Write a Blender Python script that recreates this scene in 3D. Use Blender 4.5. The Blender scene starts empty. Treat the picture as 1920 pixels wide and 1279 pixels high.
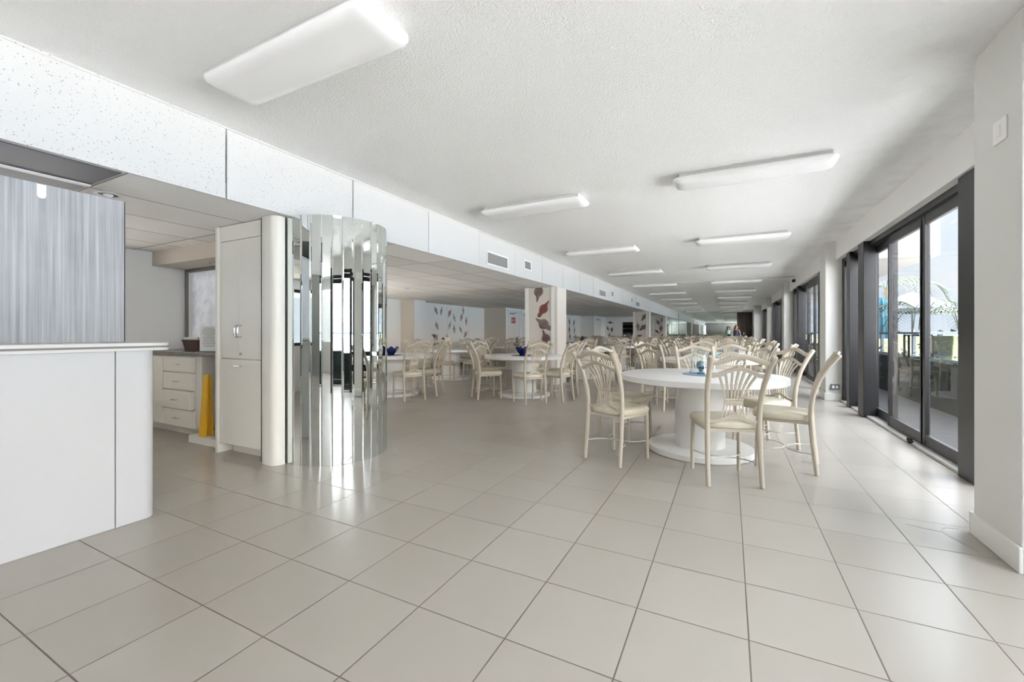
import bpy, bmesh, math, random
from mathutils import Vector, Matrix
random.seed(7)
sc = bpy.context.scene
COL = sc.collection
PI = math.pi

# ------------------------------------------------------------------ camera
EYE = 1.1545
cd = bpy.data.cameras.new('camera')
cam = bpy.data.objects.new('camera', cd)
COL.objects.link(cam)
cam.location = (0, 0, EYE)
cam.rotation_euler = (PI / 2, 0, math.radians(27.11))
cd.sensor_width = 36.0
cd.lens = 36.0 * 796.0 / 1920.0
cd.shift_y = (624.3 - 639.5) / 1920.0
cd.clip_start = 0.05
cd.clip_end = 4000
sc.camera = cam

# ------------------------------------------------------------------ world, sun, exposure
w = bpy.data.worlds.new('sky')
sc.world = w
w.use_nodes = True
nt = w.node_tree
nt.nodes.clear()
wo = nt.nodes.new('ShaderNodeOutputWorld')
bg = nt.nodes.new('ShaderNodeBackground')
tc = nt.nodes.new('ShaderNodeTexCoord')
sx = nt.nodes.new('ShaderNodeSeparateXYZ')
cr = nt.nodes.new('ShaderNodeValToRGB')
nz = nt.nodes.new('ShaderNodeTexNoise')
mp = nt.nodes.new('ShaderNodeMapping')
mx = nt.nodes.new('ShaderNodeMix')
mx.data_type = 'RGBA'
cr.color_ramp.elements[0].position = 0.0
cr.color_ramp.elements[0].color = (0.66, 0.78, 0.92, 1)
cr.color_ramp.elements[1].position = 0.7
cr.color_ramp.elements[1].color = (0.70, 0.80, 0.93, 1)
nz.inputs['Scale'].default_value = 2.2
nz.inputs['Detail'].default_value = 6
mp.inputs['Scale'].default_value = (1, 1, 3)
nt.links.new(tc.outputs['Generated'], sx.inputs[0])
nt.links.new(sx.outputs['Z'], cr.inputs[0])
nt.links.new(tc.outputs['Generated'], mp.inputs[0])
nt.links.new(mp.outputs[0], nz.inputs['Vector'])
cl = nt.nodes.new('ShaderNodeMapRange')
cl.inputs[1].default_value = 0.42
cl.inputs[2].default_value = 0.72
nt.links.new(nz.outputs[0], cl.inputs[0])
nt.links.new(cl.outputs[0], mx.inputs['Factor'])
nt.links.new(cr.outputs[0], mx.inputs['A'])
mx.inputs['B'].default_value = (0.92, 0.93, 0.95, 1)
nt.links.new(mx.outputs['Result'], bg.inputs['Color'])
mr0 = nt.nodes.new('ShaderNodeMapRange')      # added fill: sky strength raised towards the zenith, above the view
mr0.inputs[1].default_value = 0.22
mr0.inputs[2].default_value = 0.55
mr0.inputs[3].default_value = 0.56
mr0.inputs[4].default_value = 5.0
nt.links.new(sx.outputs['Z'], mr0.inputs[0])
nt.links.new(mr0.outputs[0], bg.inputs['Strength'])
# added fill glow in the low sky, unseen behind and right of the camera
vm = nt.nodes.new('ShaderNodeVectorMath')
vm.operation = 'DOT_PRODUCT'
gv = Vector((0.90, -0.42, 0.09)).normalized()
vm.inputs[1].default_value = gv
nt.links.new(tc.outputs['Generated'], vm.inputs[0])
m1 = nt.nodes.new('ShaderNodeMath'); m1.operation = 'SUBTRACT'; m1.inputs[1].default_value = 1.0
nt.links.new(vm.outputs['Value'], m1.inputs[0])
m2 = nt.nodes.new('ShaderNodeMath'); m2.operation = 'MULTIPLY'; m2.inputs[1].default_value = 6.0
nt.links.new(m1.outputs[0], m2.inputs[0])
m3 = nt.nodes.new('ShaderNodeMath'); m3.operation = 'EXPONENT'
nt.links.new(m2.outputs[0], m3.inputs[0])
m4 = nt.nodes.new('ShaderNodeMath'); m4.operation = 'MULTIPLY'; m4.inputs[1].default_value = 7.6
nt.links.new(m3.outputs[0], m4.inputs[0])
bg2 = nt.nodes.new('ShaderNodeBackground')
bg2.inputs['Color'].default_value = (1.0, 0.985, 0.985, 1)
nt.links.new(m4.outputs[0], bg2.inputs['Strength'])
ads = nt.nodes.new('ShaderNodeAddShader')
nt.links.new(bg.outputs[0], ads.inputs[0])
nt.links.new(bg2.outputs[0], ads.inputs[1])
nt.links.new(ads.outputs[0], wo.inputs[0])

sd = bpy.data.lights.new('sun', 'SUN')
sd.energy = 44.0
sd.angle = math.radians(6)
sd.color = (1.0, 0.985, 0.985)
sun = bpy.data.objects.new('sun', sd)
COL.objects.link(sun)
sun.rotation_euler = Vector((0.53, -0.06, -0.85)).to_track_quat('-Z', 'Y').to_euler()

sc.view_settings.view_transform = 'Standard'
sc.view_settings.look = 'None'
sc.view_settings.gamma = 1.0
sc.view_settings.use_curve_mapping = False
sc.view_settings.exposure = 1.31
sc.cycles.diffuse_bounces = 7
sc.cycles.glossy_bounces = 6
sc.cycles.transparent_max_bounces = 24
sc.cycles.max_bounces = 14
sc.cycles.sample_clamp_indirect = 0.0

# ------------------------------------------------------------------ materials
def lin(c):
    out = []
    for v in c[:3]:
        v = v / 255.0
        out.append(v / 12.92 if v <= 0.04045 else ((v + 0.055) / 1.055) ** 2.4)
    return (out[0], out[1], out[2], 1.0)

class NT:
    def __init__(s, m):
        s.t = m.node_tree
    def n(s, k, **kw):
        o = s.t.nodes.new(k)
        for a, b in kw.items():
            setattr(o, a, b)
        return o
    def l(s, a, b):
        s.t.links.new(a, b)
    def math(s, op, a, b=None, c=None):
        o = s.n('ShaderNodeMath', operation=op)
        for i, v in enumerate((a, b, c)):
            if v is None:
                continue
            if isinstance(v, (int, float)):
                o.inputs[i].default_value = v
            else:
                s.l(v, o.inputs[i])
        return o.outputs[0]
    def mix(s, f, a, b):
        o = s.n('ShaderNodeMix', data_type='RGBA')
        for nm, v in (('Factor', f), ('A', a), ('B', b)):
            if isinstance(v, (int, float)):
                o.inputs[nm].default_value = v
            elif isinstance(v, tuple):
                o.inputs[nm].default_value = v
            else:
                s.l(v, o.inputs[nm])
        return o.outputs['Result']

def pmat(name, col, rough=0.5, metal=0.0, spec=0.5, noise=0.0, nscale=8.0, bump=0.0, bscale=60.0, emit=None, estr=0.0, coat=0.0, dirt=None):
    m = bpy.data.materials.new(name)
    m.use_nodes = True
    g = NT(m)
    b = m.node_tree.nodes['Principled BSDF']
    b.inputs['Base Color'].default_value = lin(col)
    b.inputs['Roughness'].default_value = rough
    b.inputs['Metallic'].default_value = metal
    b.inputs['Specular IOR Level'].default_value = spec
    if coat:
        b.inputs['Coat Weight'].default_value = coat
        b.inputs['Coat Roughness'].default_value = 0.15
    if emit:
        b.inputs['Emission Color'].default_value = lin(emit)
        b.inputs['Emission Strength'].default_value = estr
    geo = g.n('ShaderNodeTexCoord')
    if noise > 0:
        t = g.n('ShaderNodeTexNoise')
        t.inputs['Scale'].default_value = nscale
        t.inputs['Detail'].default_value = 5
        g.l(geo.outputs['Object'], t.inputs['Vector'])
        dk = tuple(max(0, v * (1 - noise)) for v in col)
        if dirt:
            dk = dirt
        mr = g.n('ShaderNodeMapRange')
        mr.inputs[1].default_value = 0.35
        mr.inputs[2].default_value = 0.7
        g.l(t.outputs[0], mr.inputs[0])
        g.l(g.mix(mr.outputs[0], lin(col), lin(dk)), b.inputs['Base Color'])
    if bump > 0:
        t = g.n('ShaderNodeTexNoise')
        t.inputs['Scale'].default_value = bscale
        t.inputs['Detail'].default_value = 3
        g.l(geo.outputs['Object'], t.inputs['Vector'])
        bp = g.n('ShaderNodeBump')
        bp.inputs['Strength'].default_value = bump
        bp.inputs['Distance'].default_value = 0.01
        g.l(t.outputs[0], bp.inputs['Height'])
        g.l(bp.outputs[0], b.inputs['Normal'])
    return m

def floor_mat():
    m = bpy.data.materials.new('floor_tile')
    m.use_nodes = True
    g = NT(m)
    b = m.node_tree.nodes['Principled BSDF']
    geo = g.n('ShaderNodeNewGeometry')
    s = g.n('ShaderNodeSeparateXYZ')
    g.l(geo.outputs['Position'], s.inputs[0])
    T = 0.41
    u = g.math('DIVIDE', g.math('ADD', s.outputs['X'], 0.7554), T)
    v = g.math('DIVIDE', g.math('SUBTRACT', s.outputs['Y'], 1.4142), T)
    def dist(a):
        f = g.math('FRACT', a)
        return g.math('SUBTRACT', 0.5, g.math('ABSOLUTE', g.math('SUBTRACT', f, 0.5)))
    d = g.math('MINIMUM', dist(u), dist(v))
    mr = g.n('ShaderNodeMapRange')
    mr.inputs[1].default_value = 0.0045
    mr.inputs[2].default_value = 0.0085
    g.l(d, mr.inputs[0])
    cb = g.n('ShaderNodeCombineXYZ')
    g.l(g.math('FLOOR', u), cb.inputs[0])
    g.l(g.math('FLOOR', v), cb.inputs[1])
    wn = g.n('ShaderNodeTexWhiteNoise')
    g.l(cb.outputs[0], wn.inputs['Vector'])
    n1 = g.n('ShaderNodeTexNoise')
    n1.inputs['Scale'].default_value = 3.0
    n1.inputs['Detail'].default_value = 4
    g.l(geo.outputs['Position'], n1.inputs['Vector'])
    n2 = g.n('ShaderNodeTexNoise')
    n2.inputs['Scale'].default_value = 260
    g.l(geo.outputs['Position'], n2.inputs['Vector'])
    c1 = g.mix(wn.outputs['Value'], lin((162, 155, 146)), lin((168, 162, 153)))
    c1 = g.mix(g.math('MULTIPLY', n1.outputs[0], 0.4), c1, lin((158, 149, 139)))
    c1 = g.mix(g.math('MULTIPLY', n2.outputs[0], 0.25), c1, lin((150, 142, 134)))
    g.l(g.mix(mr.outputs[0], lin((98, 90, 80)), c1), b.inputs['Base Color'])
    rr = g.n('ShaderNodeMapRange')
    rr.inputs[3].default_value = 0.8
    rr.inputs[4].default_value = 0.24
    g.l(mr.outputs[0], rr.inputs[0])
    g.l(rr.outputs[0], b.inputs['Roughness'])
    b.inputs['Specular IOR Level'].default_value = 0.7
    bp = g.n('ShaderNodeBump')
    bp.inputs['Strength'].default_value = 0.5
    bp.inputs['Distance'].default_value = 0.002
    g.l(g.math('ADD', mr.outputs[0], g.math('MULTIPLY', n2.outputs[0], 0.12)), bp.inputs['Height'])
    g.l(bp.outputs[0], b.inputs['Normal'])
    return m

def ceiling_mat():
    m = bpy.data.materials.new('popcorn_ceiling')
    m.use_nodes = True
    g = NT(m)
    b = m.node_tree.nodes['Principled BSDF']
    b.inputs['Roughness'].default_value = 0.95
    b.inputs['Specular IOR Level'].default_value = 0.1
    geo = g.n('ShaderNodeNewGeometry')
    n1 = g.n('ShaderNodeTexNoise')
    n1.inputs['Scale'].default_value = 95
    n1.inputs['Detail'].default_value = 4
    g.l(geo.outputs['Position'], n1.inputs['Vector'])
    n2 = g.n('ShaderNodeTexNoise')
    n2.inputs['Scale'].default_value = 1.7
    n2.inputs['Detail'].default_value = 8
    n2.inputs['Roughness'].default_value = 0.65
    g.l(geo.outputs['Position'], n2.inputs['Vector'])
    s = g.n('ShaderNodeSeparateXYZ')
    g.l(geo.outputs['Position'], s.inputs[0])
    m1 = g.n('ShaderNodeMapRange')            # damp stains along the glass doors
    m1.inputs[1].default_value = 0.6
    m1.inputs[2].default_value = 1.7
    g.l(s.outputs['X'], m1.inputs[0])
    m2 = g.n('ShaderNodeMapRange')
    m2.inputs[1].default_value = 0.46
    m2.inputs[2].default_value = 0.7
    g.l(n2.outputs[0], m2.inputs[0])
    f = g.math('MULTIPLY', g.math('MULTIPLY', m1.outputs[0], m2.outputs[0]), 0.33)
    g.l(g.mix(f, lin((238, 238, 236)), lin((168, 166, 163))), b.inputs['Base Color'])
    bp = g.n('ShaderNodeBump')
    bp.inputs['Strength'].default_value = 0.75
    bp.inputs['Distance'].default_value = 0.008
    g.l(n1.outputs[0], bp.inputs['Height'])
    g.l(bp.outputs[0], b.inputs['Normal'])
    return m

def tile_ceiling_mat():
    m = bpy.data.materials.new('drop_ceiling')
    m.use_nodes = True
    g = NT(m)
    b = m.node_tree.nodes['Principled BSDF']
    b.inputs['Roughness'].default_value = 0.9
    b.inputs['Specular IOR Level'].default_value = 0.15
    geo = g.n('ShaderNodeNewGeometry')
    s = g.n('ShaderNodeSeparateXYZ')
    g.l(geo.outputs['Position'], s.inputs[0])
    u = g.math('DIVIDE', g.math('ADD', s.outputs['X'], 3.4), 0.61)
    v = g.math('DIVIDE', g.math('SUBTRACT', s.outputs['Y'], 1.30), 1.22)
    def dist(a, k):
        f = g.math('FRACT', a)
        return g.math('MULTIPLY', g.math('SUBTRACT', 0.5, g.math('ABSOLUTE', g.math('SUBTRACT', f, 0.5))), k)
    d = g.math('MINIMUM', dist(u, 0.61), dist(v, 1.22))
    mr = g.n('ShaderNodeMapRange')
    mr.inputs[1].default_value = 0.006
    mr.inputs[2].default_value = 0.010
    g.l(d, mr.inputs[0])
    cb = g.n('ShaderNodeCombineXYZ')
    g.l(g.math('FLOOR', u), cb.inputs[0])
    g.l(g.math('FLOOR', v), cb.inputs[1])
    wn = g.n('ShaderNodeTexWhiteNoise')
    g.l(cb.outputs[0], wn.inputs['Vector'])
    c1 = g.mix(wn.outputs['Value'], lin((222, 221, 218)), lin((238, 237, 235)))
    g.l(g.mix(mr.outputs[0], lin((150, 148, 145)), c1), b.inputs['Base Color'])
    n1 = g.n('ShaderNodeTexNoise')
    n1.inputs['Scale'].default_value = 180
    g.l(geo.outputs['Position'], n1.inputs['Vector'])
    bp = g.n('ShaderNodeBump')
    bp.inputs['Strength'].default_value = 0.5
    bp.inputs['Distance'].default_value = 0.004
    g.l(g.math('ADD', g.math('MULTIPLY', n1.outputs[0], 0.4), mr.outputs[0]), bp.inputs['Height'])
    g.l(bp.outputs[0], b.inputs['Normal'])
    return m

def acoustic_mat():
    m = bpy.data.materials.new('acoustic_panel')
    m.use_nodes = True
    g = NT(m)
    b = m.node_tree.nodes['Principled BSDF']
    b.inputs['Roughness'].default_value = 0.9
    b.inputs['Specular IOR Level'].default_value = 0.15
    geo = g.n('ShaderNodeNewGeometry')
    vo = g.n('ShaderNodeTexVoronoi')
    vo.inputs['Scale'].default_value = 62
    g.l(geo.outputs['Position'], vo.inputs['Vector'])
    n1 = g.n('ShaderNodeTexNoise')
    n1.inputs['Scale'].default_value = 40
    g.l(geo.outputs['Position'], n1.inputs['Vector'])
    mr = g.n('ShaderNodeMapRange')
    mr.inputs[1].default_value = 0.15
    mr.inputs[2].default_value = 0.27
    g.l(vo.outputs['Distance'], mr.inputs[0])
    m2 = g.n('ShaderNodeMapRange')
    m2.inputs[1].default_value = 0.47
    m2.inputs[2].default_value = 0.56
    m2.inputs[3].default_value = 1.0
    m2.inputs[4].default_value = 0.0
    g.l(n1.outputs[0], m2.inputs[0])
    f = g.math('MAXIMUM', mr.outputs[0], m2.outputs[0])
    s = g.n('ShaderNodeSeparateXYZ')
    g.l(geo.outputs['Position'], s.inputs[0])
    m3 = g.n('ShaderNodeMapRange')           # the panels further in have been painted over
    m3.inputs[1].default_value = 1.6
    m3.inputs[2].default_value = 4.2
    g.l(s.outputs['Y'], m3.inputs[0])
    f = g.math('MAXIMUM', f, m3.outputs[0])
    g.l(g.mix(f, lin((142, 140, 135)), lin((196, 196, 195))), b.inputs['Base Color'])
    bp = g.n('ShaderNodeBump')
    bp.inputs['Strength'].default_value = 0.3
    bp.inputs['Distance'].default_value = 0.003
    n3 = g.n('ShaderNodeTexNoise')
    n3.inputs['Scale'].default_value = 120
    g.l(geo.outputs['Position'], n3.inputs['Vector'])
    g.l(n3.outputs[0], bp.inputs['Height'])
    g.l(bp.outputs[0], b.inputs['Normal'])
    return m

def grain_mat():
    m = bpy.data.materials.new('grey_grain_laminate')
    m.use_nodes = True
    g = NT(m)
    b = m.node_tree.nodes['Principled BSDF']
    b.inputs['Roughness'].default_value = 0.5
    geo = g.n('ShaderNodeNewGeometry')
    mp = g.n('ShaderNodeMapping')
    mp.inputs['Scale'].default_value = (1, 1, 0.016)
    g.l(geo.outputs['Position'], mp.inputs[0])
    n1 = g.n('ShaderNodeTexNoise')
    n1.inputs['Scale'].default_value = 48
    n1.inputs['Detail'].default_value = 7
    n1.inputs['Roughness'].default_value = 0.62
    g.l(mp.outputs[0], n1.inputs['Vector'])
    cr = g.n('ShaderNodeValToRGB')
    e = cr.color_ramp.elements
    e[0].position = 0.25
    e[0].color = lin((128, 129, 131))
    e[1].position = 0.76
    e[1].color = lin((196, 197, 199))
    x = e.new(0.5)
    x.color = lin((160, 161, 163))
    g.l(n1.outputs[0], cr.inputs[0])
    n2 = g.n('ShaderNodeTexNoise')
    n2.inputs['Scale'].default_value = 2.2
    n2.inputs['Detail'].default_value = 3
    g.l(geo.outputs['Position'], n2.inputs['Vector'])
    mr = g.n('ShaderNodeMapRange')
    mr.inputs[1].default_value = 0.45
    mr.inputs[2].default_value = 0.7
    mr.inputs[4].default_value = 0.5
    g.l(n2.outputs[0], mr.inputs[0])
    g.l(g.mix(mr.outputs[0], cr.outputs[0], lin((180, 182, 186))), b.inputs['Base Color'])
    return m

def glass_mat(name, tint, ior_refl=1.0):
    m = bpy.data.materials.new(name)
    m.use_nodes = True
    g = NT(m)
    m.node_tree.nodes.clear()
    out = g.n('ShaderNodeOutputMaterial')
    tr = g.n('ShaderNodeBsdfTransparent')
    tr.inputs[0].default_value = (tint[0], tint[1], tint[2], 1)
    gl = g.n('ShaderNodeBsdfGlossy')
    gl.inputs['Roughness'].default_value = 0.0
    fr = g.n('ShaderNodeFresnel')
    fr.inputs['IOR'].default_value = 1.45
    geo = g.n('ShaderNodeNewGeometry')
    # only the outer skin of each pane reflects
    f = g.math('MULTIPLY', fr.outputs[0], g.math('SUBTRACT', 1.0, geo.outputs['Backfacing']))
    f = g.math('MULTIPLY', f, ior_refl)
    ms = g.n('ShaderNodeMixShader')
    g.l(f, ms.inputs[0])
    g.l(tr.outputs[0], ms.inputs[1])
    g.l(gl.outputs[0], ms.inputs[2])
    g.l(ms.outputs[0], out.inputs[0])
    return m

def frost_mat():
    m = bpy.data.materials.new('frosted_pane')
    m.use_nodes = True
    g = NT(m)
    m.node_tree.nodes.clear()
    out = g.n('ShaderNodeOutputMaterial')
    geo = g.n('ShaderNodeNewGeometry')
    n = g.n('ShaderNodeTexNoise')
    n.inputs['Scale'].default_value = 9
    n.inputs['Detail'].default_value = 8
    g.l(geo.outputs['Position'], n.inputs['Vector'])
    mr = g.n('ShaderNodeMapRange')
    mr.inputs[1].default_value = 0.4
    mr.inputs[2].default_value = 0.7
    g.l(n.outputs[0], mr.inputs[0])
    c = g.mix(mr.outputs[0], (0.93, 0.95, 0.99, 1), (0.74, 0.77, 0.82, 1))
    tr = g.n('ShaderNodeBsdfTranslucent')
    df = g.n('ShaderNodeBsdfDiffuse')
    g.l(c, tr.inputs[0])
    g.l(c, df.inputs[0])
    ms = g.n('ShaderNodeMixShader')
    ms.inputs[0].default_value = 0.2
    g.l(tr.outputs[0], ms.inputs[1])
    g.l(df.outputs[0], ms.inputs[2])
    g.l(ms.outputs[0], out.inputs[0])
    return m

def clear_mat():
    m = bpy.data.materials.new('clear_glass')
    m.use_nodes = True
    g = NT(m)
    m.node_tree.nodes.clear()
    out = g.n('ShaderNodeOutputMaterial')
    lw = g.n('ShaderNodeLayerWeight')
    lw.inputs['Blend'].default_value = 0.35
    tr = g.n('ShaderNodeBsdfTransparent')
    g.l(g.mix(lw.outputs['Facing'], (0.96, 0.985, 0.985, 1), (0.62, 0.74, 0.76, 1)), tr.inputs[0])
    gl = g.n('ShaderNodeBsdfGlossy')
    gl.inputs['Roughness'].default_value = 0.02
    ms = g.n('ShaderNodeMixShader')
    g.l(g.math('ADD', 0.04, g.math('MULTIPLY', lw.outputs['Facing'], 0.4)), ms.inputs[0])
    g.l(tr.outputs[0], ms.inputs[1])
    g.l(gl.outputs[0], ms.inputs[2])
    g.l(ms.outputs[0], out.inputs[0])
    return m

def mirror_mat(c=(0.79, 0.83, 0.815)):
    m = bpy.data.materials.new('mirror')
    m.use_nodes = True
    g = NT(m)
    m.node_tree.nodes.clear()
    out = g.n('ShaderNodeOutputMaterial')
    gl = g.n('ShaderNodeBsdfGlossy')
    gl.inputs['Roughness'].default_value = 0.0
    gl.inputs['Color'].default_value = (c[0], c[1], c[2], 1)
    g.l(gl.outputs[0], out.inputs[0])
    return m

M = {}
M['floor'] = floor_mat()
M['ceiling'] = ceiling_mat()
M['drop'] = tile_ceiling_mat()
M['acoustic'] = acoustic_mat()
M['grain'] = grain_mat()
M['glass'] = glass_mat('door_glass', (0.92, 0.925, 0.925))
M['clear'] = clear_mat()
M['mirror'] = mirror_mat()
M['wall'] = pmat('white_wall', (240, 239, 236), 0.7, spec=0.25, bump=0.08, bscale=90)
M['wallback'] = pmat('grey_wall', (138, 138, 134), 0.75, spec=0.2)
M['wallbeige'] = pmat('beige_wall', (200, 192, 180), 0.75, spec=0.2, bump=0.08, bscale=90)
M['pillar'] = pmat('pillar_paint', (222, 221, 216), 0.6, spec=0.3, bump=0.06, bscale=60)
M['colface'] = pmat('column_face_paint', (214, 207, 198), 0.7, spec=0.2, bump=0.1, bscale=40)
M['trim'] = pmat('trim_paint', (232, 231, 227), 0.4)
M['bronze'] = pmat('dark_bronze_frame', (44, 43, 44), 0.4, metal=0.2, noise=0.12, nscale=14)
M['black'] = pmat('black_metal', (22, 22, 24), 0.4)
M['track'] = pmat('aluminium_sill', (196, 194, 188), 0.4, metal=0.4)
M['counter'] = pmat('white_laminate', (196, 196, 196), 0.35, spec=0.4)
M['worktop'] = pmat('pale_worktop', (214, 212, 207), 0.3)
M['edge'] = pmat('grey_edge_band', (128, 124, 119), 0.35)
M['cab'] = pmat('cabinet_white', (220, 217, 208), 0.4)
M['darktop'] = pmat('grey_stone_top', (126, 118, 110), 0.25, noise=0.2, nscale=40)
M['chrome'] = pmat('chrome', (210, 208, 204), 0.18, metal=1.0)
M['chair'] = pmat('champagne_metal', (188, 178, 161), 0.38, spec=0.45)
M['rod'] = pmat('stretcher_metal', (190, 184, 175), 0.32, metal=0.3)
M['vinyl'] = pmat('cream_vinyl', (206, 201, 184), 0.42, noise=0.12, nscale=5, dirt=(190, 178, 152), bump=0.12, bscale=70)
M['table'] = pmat('white_table', (222, 221, 219), 0.35, spec=0.4)
M['pedestal'] = pmat('white_pedestal', (228, 226, 222), 0.5)
M['diffuser'] = pmat('acrylic_diffuser', (238, 238, 237), 0.22, spec=0.5, emit=(255, 254, 252), estr=0.015)
M['fixture'] = pmat('fixture_metal', (206, 205, 203), 0.4)
M['grille'] = pmat('vent_grille', (158, 157, 155), 0.5)
M['vent'] = pmat('vent_frame', (232, 231, 228), 0.5)
M['duct'] = pmat('brushed_duct', (84, 85, 89), 0.5, metal=0.3)
M['yellow'] = pmat('yellow_plastic', (226, 176, 32), 0.4)
M['grey'] = pmat('grey_plastic', (150, 150, 150), 0.5)
M['paper'] = pmat('paper', (236, 236, 234), 0.8)
M['ink'] = pmat('ink', (96, 98, 102), 0.8)
M['wicker'] = pmat('dark_wicker', (84, 62, 50), 0.8, bump=0.8, bscale=90)
M['ribbon'] = pmat('rose_ribbon', (150, 96, 92), 0.6)
M['red'] = pmat('sign_red', (186, 40, 40), 0.5)
M['signwhite'] = pmat('sign_white', (240, 238, 236), 0.5)
M['door'] = pmat('door_white', (224, 223, 219), 0.45)
M['brown'] = pmat('brown_door', (70, 58, 50), 0.5)
M['brownframe'] = pmat('brown_door_frame', (52, 43, 37), 0.5)
M['shell_a'] = pmat('shell_rust', (140, 84, 72), 0.7, noise=0.3, nscale=9)
M['shell_b'] = pmat('shell_taupe', (134, 118, 110), 0.7, noise=0.25, nscale=9)
M['shell_c'] = pmat('shell_grey', (152, 146, 138), 0.7, noise=0.2, nscale=9)
M['shell_e'] = pmat('shell_pale_rose', (186, 160, 150), 0.7, noise=0.18, nscale=9)
M['shell_f'] = pmat('shell_pale_grey', (182, 178, 168), 0.7, noise=0.15, nscale=9)
M['shell_d'] = pmat('shell_plum', (122, 92, 92), 0.7, noise=0.25, nscale=9)
M['cobalt'] = pmat('cobalt_glass', (20, 28, 88), 0.08, spec=0.7)
M['bluemat'] = pmat('blue_mat', (124, 148, 188), 0.35)
M['navymat'] = pmat('navy_mat', (52, 62, 100), 0.4)
M['teal'] = pmat('teal_glass', (104, 138, 146), 0.1, spec=0.6)
M['skin'] = pmat('skin', (206, 158, 134), 0.5)
M['hairbrown'] = pmat('brown_hair', (92, 60, 44), 0.6)
M['hairblond'] = pmat('blond_hair', (176, 140, 98), 0.6)
M['tealcloth'] = pmat('teal_cloth', (150, 224, 214), 0.8)
M['navycloth'] = pmat('navy_cloth', (56, 66, 96), 0.8)
M['terrace'] = pmat('terrace_paver', (50, 48, 48), 0.85, noise=0.25, nscale=12)
M['hedge'] = pmat('hedge_leaf', (22, 32, 30), 0.9, spec=0.1, noise=0.4, nscale=12)
M['palm'] = pmat('palm_leaf', (34, 47, 28), 0.6)
M['trunk'] = pmat('palm_trunk', (84, 76, 66), 0.9)
M['rail'] = pmat('railing_grey', (60, 68, 78), 0.5)
M['turq'] = pmat('turquoise_canvas', (44, 98, 116), 0.8)
M['greycanvas'] = pmat('grey_canvas', (36, 39, 46), 0.8)
M['sea'] = pmat('sea', (120, 150, 172), 0.3)
M['deck'] = pmat('bounce_deck', (203, 203, 204), 0.85, noise=0.06, nscale=2)  # pale so that the added deck reflects daylight indoors
M['sand'] = pmat('bounce_sand', (226, 225, 224), 0.9, noise=0.06, nscale=0.2)  # bright so that the added beach reflects daylight indoors
M['shrub'] = pmat('dune_shrub', (74, 84, 52), 0.8, noise=0.4, nscale=3)
M['concrete'] = pmat('overhang_stucco', (122, 117, 110), 0.8)
M['outlet'] = pmat('outlet_grey', (112, 116, 122), 0.5)
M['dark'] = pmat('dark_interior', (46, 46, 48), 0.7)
M['endmirror'] = mirror_mat((0.72, 0.77, 0.745))
M['frost'] = frost_mat()
M['pot'] = pmat('pot_grey', (120, 116, 112), 0.6)

# ------------------------------------------------------------------ mesh helpers
def new():
    return bmesh.new()

def add_box(bm, x0, x1, y0, y1, z0, z1, mi=0):
    v = [bm.verts.new(p) for p in ((x0, y0, z0), (x1, y0, z0), (x1, y1, z0), (x0, y1, z0), (x0, y0, z1), (x1, y0, z1), (x1, y1, z1), (x0, y1, z1))]
    fs = []
    for f in ((0, 3, 2, 1), (4, 5, 6, 7), (0, 1, 5, 4), (1, 2, 6, 5), (2, 3, 7, 6), (3, 0, 4, 7)):
        fc = bm.faces.new([v[i] for i in f])
        fc.material_index = mi
        fs.append(fc)
    return v, fs

def add_bbox(bm, x0, x1, y0, y1, z0, z1, bev=0.004, seg=2):
    v, fs = add_box(bm, x0, x1, y0, y1, z0, z1)
    es = list({e for f in fs for e in f.edges})
    bmesh.ops.bevel(bm, geom=es, offset=bev, segments=seg, affect='EDGES', profile=0.5)

def frames(pts, closed=False, ref=None):
    n = len(pts)
    out = []
    up = None
    for i in range(n):
        if closed:
            t = (pts[(i + 1) % n] - pts[i - 1]).normalized()
        else:
            t = (pts[min(i + 1, n - 1)] - pts[max(i - 1, 0)]).normalized()
        if ref is not None:
            a = ref - t * ref.dot(t)
            a.normalize()
        elif up is None:
            r = Vector((0, 0, 1)) if abs(t.z) < 0.9 else Vector((1, 0, 0))
            a = (r - t * r.dot(t)).normalized()
        else:
            a = (up - t * up.dot(t)).normalized()
        up = a
        out.append((a, t.cross(a)))
    return out

def sweep(bm, pts, prof, closed=False, ref=None, scale=None):
    """sweep a closed 2D profile [(a,b)] along pts"""
    pts = [Vector(p) for p in pts]
    fr = frames(pts, closed, ref)
    rings = []
    for i, p in enumerate(pts):
        k = scale[i] if scale else 1.0
        rings.append([bm.verts.new(p + fr[i][0] * (a * k) + fr[i][1] * (b * k)) for a, b in prof])
    n = len(prof)
    m = len(pts)
    for i in range(m if closed else m - 1):
        r0, r1 = rings[i], rings[(i + 1) % m]
        for j in range(n):
            bm.faces.new((r0[j], r0[(j + 1) % n], r1[(j + 1) % n], r1[j]))
    if not closed:
        bm.faces.new(list(reversed(rings[0])))
        bm.faces.new(rings[-1])

def circ(r, n=10):
    return [(r * math.cos(2 * PI * k / n), r * math.sin(2 * PI * k / n)) for k in range(n)]

def rect(a, b):
    return [(-a, -b), (a, -b), (a, b), (-a, b)]

def tube(bm, pts, r, n=10, closed=False, scale=None, ref=None):
    sweep(bm, pts, circ(r, n), closed, ref, scale)

def spline(ks, n):
    """Catmull-Rom through key points"""
    ks = [Vector(k) for k in ks]
    out = []
    m = len(ks) - 1
    for i in range(n + 1):
        t = i / n * m
        k = min(int(t), m - 1)
        f = t - k
        p0 = ks[max(k - 1, 0)]
        p1 = ks[k]
        p2 = ks[k + 1]
        p3 = ks[min(k + 2, m)]
        out.append(0.5 * ((2 * p1) + (p2 - p0) * f + (2 * p0 - 5 * p1 + 4 * p2 - p3) * f * f + (3 * p1 - p0 - 3 * p2 + p3) * f ** 3))
    return out

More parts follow.
